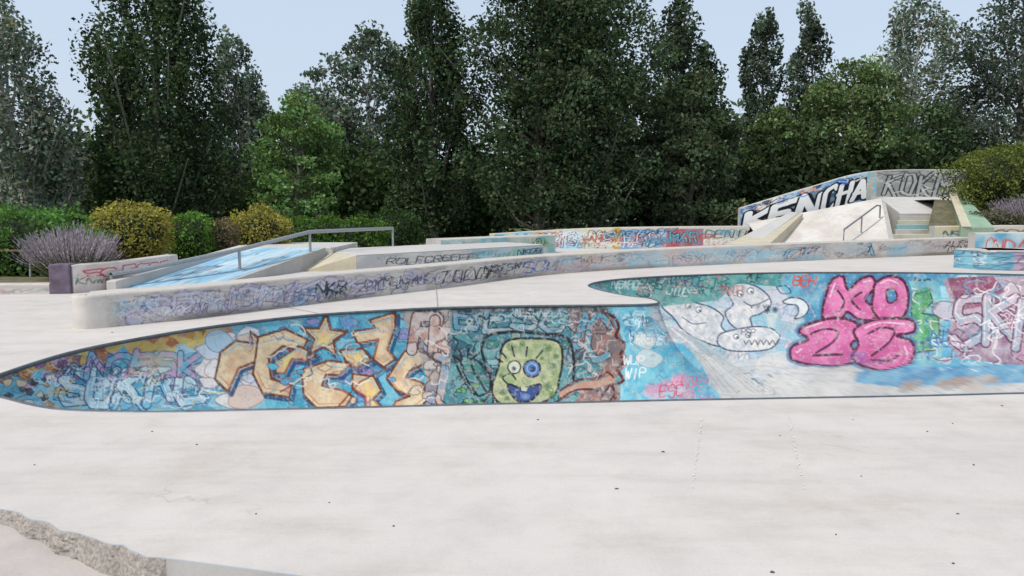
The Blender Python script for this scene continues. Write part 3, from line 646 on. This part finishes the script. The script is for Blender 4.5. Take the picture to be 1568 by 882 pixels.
# blue bank with hubba
Bl=Cv(0,300,0,60,(110,166,196)); Bl.a=Bl.grad((130,182,210),(184,210,220),26,621); Bl.tags(0,280,0,58,16,[(60,90,120),(200,220,226),(80,130,160)],(10,18)); Bl.scrib(0,300,0,60,30,[(60,90,120),(200,220,226),(80,130,160)],(1,2),.6,16); Bl.tag('KOPDREC',20,34,18,(50,70,90),2); Bl.tag('NKDB',210,20,20,(40,60,80),2); Bl.wear((200,200,196),.5,8,622,.55)
bank=empty('blue_bank_ramp')
def patch(name,c00,c10,c11,c01,cv,nu,nv,parent=None,k=.97):
    s=np.linspace(0,1,nu)[None,:,None];t=np.linspace(0,1,nv)[:,None,None]
    c00,c10,c11,c01=[np.array(c,float) for c in (c00,c10,c11,c01)]
    V=((c00*(1-s)+c10*s)*(1-t)+(c01*(1-s)+c11*s)*t).reshape(-1,3)
    U=np.broadcast_to(cv.x0+s[...,0]*(cv.w-1)/cv.sc,(nv,nu)).ravel(); Vv=np.broadcast_to(cv.y0+(1-t[...,0])*(cv.h-1)/cv.sc,(nv,nu)).ravel()
    return mesh_np(name,V,[grid_faces(nv,nu)],M_paint,cv.sample(U,Vv)*k,parent=parent)
patch('slope',(-7.75,14.5,.02),(-6.3,16.0,.02),(-5.2,20.2,.55),(-7.2,20.2,.55),Bl,200,120,bank)
slab('ledge',[(-7.95,14.4,.2),(-7.75,14.4,.2),(-7.2,20.2,.62),(-7.45,20.2,.62)],0,M_white,.02,bank)
slab('side',[(-6.3,16.0,.015),(-6.2,16.0,.015),(-5.1,20.2,.55),(-5.2,20.2,.55)],-.01,M_conc,0,bank)
slab('platform',[(-7.45,20.2,.55),(-4.9,20.25,.55),(-4.9,23.5,.55),(-7.45,23.5,.55)],0,M_white,.02,bank)
rail=empty('handrail')
top=[(-7.95,14.6,.30),(-7.6,15.2,.36),(-6.35,17.2,.66),(-5.35,19.6,1.0),(-3.75,23.3,1.0)]
V,F=tube_geo(top,.05,8); mesh_np('rail',V,[F],M_metal,smooth=True,parent=rail)
for (x,y,z0,z1) in ((-7.95,14.6,0,.3),(-6.35,17.2,.0,.66),(-5.35,19.6,.3,1.0),(-3.75,23.3,0,1.0)): tube('post',[(x,y,z0),(x,y,z1)],.035,M_metal,rail)
# funbox
X=Cv(0,300,0,40,(176,176,172)); X.a=X.grad((190,190,188),(216,212,204),26,631); X.blobs(150,300,4,38,20,[(130,186,196),(140,196,180),(160,200,212)],(8,20),.6); X.tag('ROLFCREEFF',40,12,17,(30,30,36),2.0,jit=.12); X.tags(0,300,4,38,12,[(90,110,130),(70,120,130)],(10,16),.6); X.tag('NKOB',250,8,15,(30,70,60),2)
fb=empty('funbox')
slab('top',[(-4.0,18.9,.43),(1.0,24.0,.46),(-.6,26.2,.46),(-5.6,21.5,.43)],0,M_white,.02,fb)
patch('front_face',(-3.985,18.88,.0),(1.015,23.98,.0),(1.015,23.98,.42),(-3.985,18.88,.40),X,400,40,fb)
slab('wedge',[(-5.3,19.0,.02),(-4.02,18.93,.41),(-5.62,21.4,.41),(-6.5,20.6,.02)],0,M_tan,0,fb)
X2=Cv(0,300,0,40,(130,176,184)); X2.a=X2.grad((140,184,190),(200,208,196),26,641); X2.tags(0,300,4,38,16,[(50,90,90),(220,224,220),(150,180,120)],(10,18)); X2.tag('NKFD',220,6,16,(30,70,60),2.2); X2.blobs(0,300,0,40,14,[(210,206,190),(150,196,166)],(8,20),.5)
pwall('low_ledge',[(-2.3,24.0,0,.62),(1.6,27.2,0,.66)],.9,X2,[0,300],24,2)
# far graffiti wall
Y=Cv(0,350,0,44,(206,200,186),1.6)
Y.poly([(0,0),(120,0),(120,44),(0,44)],Y.grad((214,194,130),(130,186,210),18,651)); Y.fat('OSABK',4,8,20,24,3,(90,156,206),(40,40,50),1.2,.1,1.15,jit=.14); Y.poly([(100,6),(150,4),(150,44),(98,44)],(186,216,230)); Y.fat('STS',104,10,13,26,2,(236,242,244),(34,64,100),1.4,jit=.12)
Y.poly([(150,0),(204,0),(204,44),(150,44)],Y.grad((220,210,164),(200,206,200),10,652)); Y.tags(150,196,4,42,9,[(40,60,90),(176,90,76),(60,120,160)],(11,20)); Y.poly([(196,0),(204,0),(204,44),(196,44)],(196,160,64)); Y.poly([(204,4),(258,4),(258,44),(204,44)],Y.grad((120,166,208),(190,206,214),12,653)); Y.fat('EGO',210,12,11,20,1.6,(226,234,240),(30,50,100),1.3,jit=.14,adv=1.3)
Y.poly([(258,4),(300,4),(300,44),(258,44)],Y.grad((180,84,84),(150,130,150),8,654)); Y.fat('MAR',263,12,8,18,1.4,(120,200,214),(40,26,36),1.1,jit=.14,adv=1.4); Y.tag('DENIKS',302,8,14,(40,40,46),1.6); Y.tags(0,340,2,44,46,[(40,50,60),(236,236,230),(186,90,80),(84,150,174)],(8,16),.8)
pwall('graffiti_boundary_wall',[(-.9,29.6,0,.62),(3.6,29.6,0,.86),(9.6,30.2,0,.92)],.25,Y,[0,180,350],50,.8)
# right ramps
rp=empty('bank_ramp')
Rm=Cv(0,300,0,200,(214,206,196)); Rm.a=Rm.grad((206,198,188),(222,216,206),40,661); Rm.scrib(60,260,30,150,30,[(190,150,170),(180,190,200),(200,180,170)],(1,2),.5,20)
patch('slope',(9.0,25.8,.0),(13.4,26.2,.25),(17.4,35.0,2.13),(11.0,34.6,.95),Rm,90,90,rp)
slab('grind_ledge',[(7.6,25.9,.40),(8.95,25.7,.40),(13.0,33.2,1.40),(12.5,33.5,1.46)],[0,0,.9,.9],M_tan,.02,rp)
slab('grind_ledge_top',[(7.7,26.1,.42),(8.6,25.95,.42),(12.8,33.2,1.43),(12.55,33.4,1.48)],[.405,.405,1.41,1.45],M_white,.0,rp)
plat=empty('upper_platform')
slab('landing',[(16.0,30.6,1.42),(17.8,30.8,1.42),(22.5,35.6,2.16),(17.35,35.2,2.16)],0,M_white,.02,plat)
slab('deck',[(17.3,35.2,2.17),(22.6,35.6,2.17),(22.6,38,2.17),(17.3,38,2.17)],0,M_white,.02,plat)
slab('ramp_side',[(13.4,26.2,.25),(13.6,26.2,.25),(17.5,35,2.14),(17.35,35,2.14)],0,M_conc,0,plat)
stairs=empty('concrete_steps')
for k in range(6):
    y=26.6+k*.62; x0=13.7+k*.36
    slab('step',[(x0,y,.5+k*.165),(x0+2.6,y,.5+k*.165),(x0+2.75,y+.7,.5+k*.165),(x0+.3,y+.7,.5+k*.165)],0,[M_teal,M_tan,M_conc][k%3],.01,stairs)
slab('hubba_ledge',[(16.0,26.4,.95),(17.3,26.6,.95),(18.9,31.2,2.25),(18.4,31.2,2.25)],0,M_green,.02,stairs)
slab('hubba_cap',[(16.0,26.4,.99),(16.35,26.4,.99),(18.6,31.2,2.29),(18.3,31.2,2.29)],[.955,.955,2.2,2.2],M_tan,0,stairs)
hr=empty('handrail')
tube('rail',[(12.05,26.9,.35),(12.05,26.9,.86),(14.9,30.4,1.74),(15.3,30.9,1.74),(15.3,30.9,1.1)],.035,M_metal,hr)
tube('post',[(13.5,28.65,.4),(13.5,28.65,1.3)],.03,M_metal,hr)
# big graffiti wall
Kn=Cv(0,330,0,80,(70,120,170),2.0); Kn.a=Kn.grad((70,126,184),(180,206,220),20,671)
Kn.poly([(4,14),(196,8),(196,66),(4,66)],(30,32,46),.6); Kn.blobs(0,200,0,80,34,[(90,150,206),(226,232,236),(30,30,44),(190,214,230)],(6,14),.8,[(24,24,36)],1.4)
Kn.fat('KFN',8,20,30,46,12,(240,240,238),(18,18,28),3.2,.2,1.28,jit=.1,shadow=(18,18,28)); Kn.fat('CHA',124,16,18,48,8,(240,240,238),(18,18,28),3.2,.15,1.3,jit=.09,shadow=(18,18,28))
Kn.scrib(0,205,0,14,24,[(236,150,64),(60,120,206),(34,34,46),(236,236,230)],(1.2,2.4),.8,10); Kn.blobs(0,200,68,80,10,[(70,130,190),(26,26,36),(170,206,220)],(5,9),.8)
Kn.poly([(194,0),(210,0),(210,80),(194,80)],Kn.grad((206,176,150),(110,190,210),8,673))
Kn.poly([(208,0),(330,0),(330,80),(208,80)],Kn.grad((146,148,146),(178,178,172),26,672)); Kn.fat('KOKMS',216,14,16,50,4,(170,172,170),(44,46,48),2.0,.15,1.38,jit=.14); Kn.scrib(212,330,6,74,30,[(212,212,210),(54,54,58),(100,100,104)],(1.2,2.4),.7,16)
pwall('graffiti_retaining_wall',[(10.7,34.8,.3,1.65),(14.2,35.4,.9,2.65),(17.45,35.9,1.9,3.42),(22.4,36.3,1.9,3.5)],.25,Kn,[0,105,205,330],70,.7)
# planter and blocks on right
Pl=Cv(0,300,0,40,(206,180,120)); Pl.a=Pl.grad((216,192,136),(204,198,184),26,681); Pl.tag('NSA',10,12,14,(40,60,70),2.4); Pl.tag('RCRC',60,10,18,(50,50,60),2.2); Pl.tags(0,300,4,38,18,[(60,60,70),(90,150,180),(230,226,216),(200,100,80)],(10,18))
pwall('planter_wall',[(15.4,27.0,.4,.98),(21,27.4,.3,1.02),(34,28,.3,1.02)],.35,Pl,[0,150,300],24,1.2)
Pr=Cv(0,300,0,40,(110,170,190)); Pr.a=Pr.grad((100,164,192),(186,206,208),26,682); Pr.tag('ONDAX',22,10,22,(206,64,50),2.6,.15); Pr.tags(0,300,4,38,24,[(60,80,100),(230,226,216),(200,100,80)],(10,16))
pwall('planter_wall',[(14.9,23.8,0,.84),(18,24.0,0,.86),(30,24.8,0,.9)],.35,Pr,[0,120,300],24,1.2)
Pb=Cv(0,200,0,60,(120,96,130)); Pb.a=Pb.grad((130,106,140),(180,164,180),20,683); Pb.poly([(0,0),(50,0),(50,60),(0,60)],Pb.grad((90,154,180),(130,184,198),16,684)); Pb.fat('AWB',70,14,26,32,5,(180,160,190),(40,30,50),2,.1,1.3,jit=.12); Pb.scrib(0,200,4,56,50,[(226,222,226),(50,40,60),(90,60,110)],(1,2),.7,16)
pwall('concrete_block',[(12.15,20.3,0,.52),(12.35,19.75,0,.52),(13.1,19.2,0,.52),(19,18.9,0,.52)],1.6,Pb,[0,20,50,200],50,.8,rnd=.03)
flat('garden_bed',[[(15.3,27.3),(34,28.3),(40,36),(19,36),(17.6,31)]],lambda p:.85 if p[1]<29 else 2.0,M_soil)
# bench at far left
bn=empty('park_bench')
for k in range(3): slab('slat',[(-11.2,15.4+k*.14,.75),(-9.9,15.5+k*.14,.75),(-9.9,15.6+k*.14,.75),(-11.2,15.5+k*.14,.75)],.71,M_wood,.005,bn)
for k in range(2): slab('backrest',[(-11.2,15.88,.95+k*.16),(-9.9,15.98,.95+k*.16),(-9.9,16.01,.95+k*.16),(-11.2,15.91,.95+k*.16)],.84+k*.16,M_wood,.005,bn)
for x in (-11.0,-10.1): tube('leg',[(x,15.45,.18),(x,15.5,.71)],.03,M_metal,bn); tube('leg',[(x,15.9,.18),(x,15.95,1.1)],.03,M_metal,bn)
# ------------------------------------------------------------------ foliage
def leaves(C,size,colr,up=.25,flat_=.62):
    n=len(C); nn=rng.normal(size=(n,3)); nn[:,2]+=up; nn/=np.linalg.norm(nn,axis=1)[:,None]
    a=np.cross(nn,rng.normal(size=(n,3))); a/=np.linalg.norm(a,axis=1)[:,None]; b=np.cross(nn,a)
    s=(size*rng.uniform(.6,1.35,n))[:,None]
    V=np.stack([C-a*s,C-b*s*flat_,C+a*s,C+b*s*flat_],1).reshape(-1,3)
    F=np.arange(4*n).reshape(-1,4); return V,F,np.repeat(colr,4,axis=0)
PRO={'poplar':([0,.06,.25,.55,.8,.93,1],[.35,.75,1,.9,.58,.30,.05]),'broad':([0,.08,.3,.6,.85,1],[.55,.85,1,.9,.6,.12]),'round':([0,.15,.45,.75,1],[.5,.9,1,.8,.15])}
def tree(name,loc,H,R,base,kind,col,ncl,nlf,ls,seed,bark=None,tr=.16,lean=(0,0),cv=.36):
    r=np.random.default_rng(seed); bark=bark or M_bark; R=R*.86
    hh=r.random(ncl*4); pr=np.interp(hh,*PRO[kind]); keep=r.random(ncl*4)<pr; hh=hh[keep][:ncl]; pr=pr[keep][:ncl]; n=len(hh)
    th=r.uniform(0,6.283,n); ph=r.uniform(0,6,4)
    lob=1+.20*np.sin(2*th+ph[0]+hh*5)+.15*np.sin(3*th+ph[1]-hh*9)+.15*np.sin(hh*22+ph[2]+th)
    rr=R*pr*lob*(.3+.7*r.random(n)**.5)
    z=base+hh*(H-base); lx=lean[0]*(z/H)**1.5; ly=lean[1]*(z/H)**1.5
    C=np.column_stack([rr*np.cos(th)+lx,rr*np.sin(th)+ly,z])
    cs=R*r.uniform(.08,.18,n)*(1.0 if kind=='poplar' else .95)
    cnt=(nlf*.74*(cs/cs.mean())**1.6).astype(int)+4
    idx=np.repeat(np.arange(n),cnt); m=len(idx)
    off=r.normal(size=(m,3)); off/=np.maximum(1,np.linalg.norm(off,axis=1)/1.7)[:,None]
    st=np.array([.85,.85,1.5]) if kind=='poplar' else np.array([1.15,1.15,.7])
    LP=C[idx]+off*cs[idx][:,None]*st
    tone=(1+cv*r.normal(size=n)).clip(.5,1.9)[idx]*(1+.28*r.normal(size=m)).clip(.5,2.0)
    tone*=np.where(r.random(m)<.07,1.7,1.0)  # a few leaves coloured brighter as painted highlights
    cc=np.array(col); cc=cc*.84+cc.mean()*.16+np.array([0,.0,.003])  # leaf colour greyed to paint in atmospheric haze
    c=cc[None,:]*1.5*tone[:,None]; c[:,0]*=1+.15*r.normal(size=m)
    V,F,CC=leaves(LP,ls*.91,np.clip(c,.005,.5))
    VS=[V];FS=[F];CS=[CC];MI=[np.ones(len(F),int)]; off0=len(V)
    def addt(pts,rad,seg=6):
        nonlocal off0
        v,f=tube_geo(pts,rad,seg); VS.append(v);FS.append(f+off0);CS.append(np.full((len(v),3),.2));MI.append(np.zeros(len(f),int));off0+=len(v)
    tz=np.linspace(0,H*.93,9); tp=[(lean[0]*(q/H)**1.5+r.normal()*.07*(q>0),lean[1]*(q/H)**1.5+r.normal()*.07*(q>0),q) for q in tz]
    addt(tp,[tr*(1.25 if q==0 else 1)*(1-.9*q/H) for q in tz],8)
    for k in r.permutation(n)[:min(n,60)]:
        e=C[k]; dist=math.hypot(e[0],e[1]); z0=max(base*.6,e[2]-dist*(2.0 if kind=='poplar' else .8)-.3)
        s0=np.array([lean[0]*(z0/H)**1.5,lean[1]*(z0/H)**1.5,z0]); mid=(s0+e)/2+np.array([0,0,-.12*dist if kind!='poplar' else -.3*dist])+r.normal(size=3)*.12
        addt([s0,mid,e,e+(e-mid)*.25],[tr*.32,tr*.22,tr*.12,.01],5)
    o=mesh_np(name,np.concatenate(VS),[np.concatenate(FS)],[bark,M_leaf],np.concatenate(CS),matidx=np.concatenate(MI))
    o.location=loc; return o
DG=(.040,.064,.026); MG=(.06,.09,.030); BG=(.085,.15,.04); SG=(.125,.15,.115); GG=(.085,.11,.08)
tree('silver_poplar_tree',(-19.6,30,0),10.4,2.6,.6,'poplar',SG,330,72,.10,1,M_barkw,.2,(-1.0,0))
tree('poplar_tree',(-15.5,33,0),12.2,3.5,.4,'poplar',DG,540,92,.10,2,None,.3)
tree('grey_poplar_tree',(-15.3,43,0),11.4,2.5,.5,'poplar',GG,260,60,.13,3,M_barkw,.18,(-.6,0))
tree('green_tree',(-8.6,30,0),6.1,2.0,.8,'round',BG,160,75,.09,4,None,.11)
tree('grey_poplar_tree',(-13.0,50,0),10.8,2.8,.5,'broad',GG,240,60,.14,23,M_barkw,.18)
tree('grey_poplar_tree',(-8.9,46,0),12.3,3.8,.5,'broad',GG,360,70,.14,5,M_barkw,.22,(.5,0))
tree('dark_poplar_tree',(-3.8,36,0),12.8,2.4,.5,'poplar',DG,330,84,.11,6,None,.2)
tree('large_dark_tree',(1.3,36,0),15.5,4.0,.9,'broad',DG,540,98,.11,7,None,.26)
tree('large_dark_tree',(4.2,38,0),14.5,4.2,.9,'broad',(.045,.07,.03),520,92,.11,8,None,.24,(-.8,0))
tree('poplar_tree',(10.3,45,0),14.2,2.6,.5,'poplar',(.048,.07,.04),320,70,.14,9,None,.2,(-.5,0))
tree('dark_tree',(9.2,38,0),8.4,2.7,.5,'broad',(.046,.068,.03),300,80,.12,10,None,.2)
tree('narrow_poplar_tree',(16.6,50,0),14.8,1.9,.6,'poplar',(.055,.076,.048),260,58,.14,12,None,.18)
tree('narrow_poplar_tree',(21.8,53,0),15.6,2.1,.6,'poplar',(.065,.085,.058),260,58,.15,13,None,.18,(-1.4,0))
tree('green_tree',(19.0,42,0),9.8,3.4,1.2,'broad',(.085,.125,.042),380,82,.12,14,None,.24)
tree('green_tree',(14.8,42,0),7.2,2.1,.8,'broad',(.075,.11,.035),210,70,.12,15,None,.16)
tree('silver_poplar_tree',(28.2,53,0),16.4,4.0,.8,'poplar',SG,320,60,.15,16,M_barkw,.25)
tree('dark_tree',(31,46,0),15.6,4.8,.9,'broad',(.058,.076,.056),420,75,.13,17,None,.28)
tree('dark_tree',(25.0,45,0),7.6,3.4,.4,'broad',DG,280,72,.13,18,None,.2)
tree('dark_tree',(35,42,0),10.0,4.2,.6,'broad',DG,240,72,.14,19,None,.25)
tree('poplar_tree',(-30,38,0),12,3.0,.5,'broad',DG,200,70,.14,20,None,.25)
# distant belt and understorey
def belt(name,x0,x1,y0,y1,zf,n,ls,col,seed,ncl=500):
    r=np.random.default_rng(seed); cx=r.uniform(x0,x1,ncl); cy=r.uniform(y0,y1,ncl); top=zf(cx)*r.uniform(.8,1.1,ncl)
    cz=top*r.random(ncl)**.7; idx=r.integers(0,ncl,n); P=np.column_stack([cx,cy,cz])[idx]+r.normal(size=(n,3))*np.array([1.0,.7,.7])
    P[:,2]=np.abs(P[:,2]); tone=(1+.3*r.normal(size=ncl)).clip(.45,1.8)[idx]*(1+.2*r.normal(size=n)).clip(.5,1.5)
    V,F,C=leaves(P,ls,np.clip(np.array(col)*1.35*tone[:,None],.004,.5)); return mesh_np(name,V,[F],M_leaf,C)
belt('distant_trees',-70,80,62,70,lambda x:6.8+1.8*np.sin(x*.13)+1.3*np.sin(x*.37+1),42000,.38,(.07,.095,.062),31,1200)
belt('understorey_shrubs',-22,-1,38,42,lambda x:3.4+1.0*np.sin(x*.5),18000,.175,(.04,.065,.027),32,420)
belt('understorey_shrubs',6,34,39,43,lambda x:4.2+1.0*np.sin(x*.4+1),24000,.18,(.03,.045,.022),33,520)
belt('understorey_shrubs',-34,-20,34,40,lambda x:3.4+.8*np.sin(x*.5),11000,.165,(.06,.09,.04),34,260)
def bush(name,loc,rad,col,n,ls,seed,p=2.4,cv=.32):
    r=np.random.default_rng(seed); d=r.normal(size=(n,3)); d/=np.linalg.norm(d,axis=1)[:,None]
    k=1/(np.abs(d)**p).sum(1)**(1/p); q=d*k[:,None]
    L_=max(rad)/.8
    bm_=1+.08*np.sin(q[:,0]*6*L_+seed)+.08*np.sin(q[:,1]*7+seed*2)+.08*np.sin(q[:,2]*8+q[:,0]*5*L_)+.05*np.sin(q[:,0]*17*L_+q[:,2]*13)
    shoot=np.where(r.random(n)<.06,r.uniform(1.0,1.16,n),1.0)
    q=q*bm_[:,None]*(1-.22*r.random(n)[:,None]**1.5)*shoot[:,None]+r.normal(size=(n,3))*.025
    P=q*np.array(rad); P=P[P[:,2]>-rad[2]*.95]
    f=np.sin(P[:,0]*5+seed)*np.sin(P[:,2]*6+seed)*.15
    tone=(1+f+cv*r.normal(size=len(P))).clip(.4,2.0)
    V,F,C=leaves(P,ls,np.clip(np.array(col)*tone[:,None],.004,.6),.3)
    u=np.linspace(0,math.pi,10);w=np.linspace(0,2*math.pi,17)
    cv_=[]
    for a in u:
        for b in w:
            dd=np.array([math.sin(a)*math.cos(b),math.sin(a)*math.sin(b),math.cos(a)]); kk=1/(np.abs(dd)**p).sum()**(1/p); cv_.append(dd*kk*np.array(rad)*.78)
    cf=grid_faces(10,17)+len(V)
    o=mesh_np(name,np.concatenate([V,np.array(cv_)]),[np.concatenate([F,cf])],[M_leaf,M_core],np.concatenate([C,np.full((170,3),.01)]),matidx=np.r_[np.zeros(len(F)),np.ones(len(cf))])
    o.location=loc; return o
gold=(.34,.30,.08)
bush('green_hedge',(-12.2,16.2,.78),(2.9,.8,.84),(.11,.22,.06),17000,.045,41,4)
bush('golden_shrub',(-9.4,18.3,1.0),(.95,.8,.72),gold,6500,.04,42)
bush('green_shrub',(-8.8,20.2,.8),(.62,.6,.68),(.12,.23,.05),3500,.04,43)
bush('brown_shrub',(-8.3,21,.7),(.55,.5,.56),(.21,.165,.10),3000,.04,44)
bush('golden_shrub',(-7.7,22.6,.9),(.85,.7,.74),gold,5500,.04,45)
bush('green_hedge',(-6.2,25.5,.6),(1.9,.6,.66),(.09,.17,.04),8000,.05,46,4)
bush('dark_shrub',(-4.8,29.0,.6),(1.3,.8,.9),(.05,.085,.032),6000,.055,47,3)
bush('green_shrub',(-10.8,20.5,.8),(1.1,.7,.75),(.11,.20,.05),5000,.045,48)
bush('round_shrub',(20.6,30.2,2.75),(2.5,1.8,1.35),(.14,.165,.045),18000,.055,49,2.6)
bush('green_shrub',(23.5,31.5,2.4),(2.2,1.5,1.2),(.09,.13,.04),9000,.06,50)
bush('ground_cover_shrub',(19.3,28.1,1.2),(2.2,.5,.35),(.17,.16,.11),6000,.04,51)
def lavender(name,loc,R,Hh,n,seed):
    r=np.random.default_rng(seed); V=[];F=[];C=[]
    a=r.uniform(0,6.283,n); q=np.sqrt(r.random(n)); bx=q*.5*R*np.cos(a); by=q*.5*R*np.sin(a)
    ln=Hh*r.uniform(.5,1.12,n)*(1-.3*q); tx=bx+q*.5*R*np.cos(a)+r.normal(size=n)*.1; ty=by+q*.5*R*np.sin(a)+r.normal(size=n)*.1
    for i in range(n):
        p0=np.array([bx[i],by[i],0]);p1=np.array([tx[i],ty[i],ln[i]]); m=p0+(p1-p0)*.55
        w=.007; t=r.uniform(.6,1.35); pc=np.array([.36,.30,.38])*t; gc=np.array([.17,.19,.12])*t
        ang=r.uniform(0,3.14); dx=np.array([math.cos(ang),math.sin(ang),0])
        k=len(V); V+= [p0-dx*w,p0+dx*w,m+dx*w,m-dx*w]; F.append((k,k+1,k+2,k+3)); C+=[gc]*4
        for s in range(4):
            c0=m+(p1-m)*s/4; c1=m+(p1-m)*(s+1)/4; ww=.018*(1-s*.16); an=r.uniform(0,3.14); dx=np.array([math.cos(an),math.sin(an),0]); k=len(V)
            V+=[c0,(c0+c1)/2+dx*ww,c1,(c0+c1)/2-dx*ww]; F.append((k,k+1,k+2,k+3)); C+=[pc*r.uniform(.75,1.25)]*4
    o=mesh_np(name,V,[np.array(F)],M_leaf,np.array(C)); o.location=loc; return o
lavender('lavender_bush',(-8.95,15.0,.25),.95,1.05,1400,61)
lavender('lavender_bush',(19.6,27.9,1.0),1.5,1.2,1300,62)
lavender('lavender_bush',(21.6,28.1,1.05),1.4,1.3,1100,63)
# ------------------------------------------------------------------ light, sky, camera
sd=Vector((-.45,-.36,.82)).normalized()
L=bpy.data.lights.new('sun','SUN'); L.energy=2.7; L.angle=math.radians(1.0); L.color=(1,.955,.88)
lo=link(bpy.data.objects.new('sun',L)); lo.rotation_euler=sd.to_track_quat('Z','Y').to_euler()
w=bpy.data.worlds.new('World'); scene.world=w; w.use_nodes=True; nt=w.node_tree
bg=nt.nodes['Background']; sk=nt.nodes.new('ShaderNodeTexSky'); sk.sky_type='NISHITA'; sk.sun_disc=False
sk.sun_elevation=math.asin(sd.z); sk.sun_rotation=math.atan2(sd.x,sd.y); sk.dust_density=3.0; sk.air_density=1.0; sk.ozone_density=1.0
hz=mix_n(nt,sk.outputs[0],(6.6,7.6,9.0),.62)
nt.links.new(hz,bg.inputs[0]); bg.inputs[1].default_value=.122
cam=bpy.data.cameras.new('camera'); co=link(bpy.data.objects.new('camera',cam)); co.location=(0,0,1.6)
co.rotation_euler=(math.radians(90-6.1),0,0); cam.sensor_width=36; cam.lens=1132/1568*36; cam.clip_end=2000; cam.clip_start=.05
scene.camera=co
scene.view_settings.view_transform='Standard'; scene.view_settings.look='None'; scene.view_settings.exposure=0
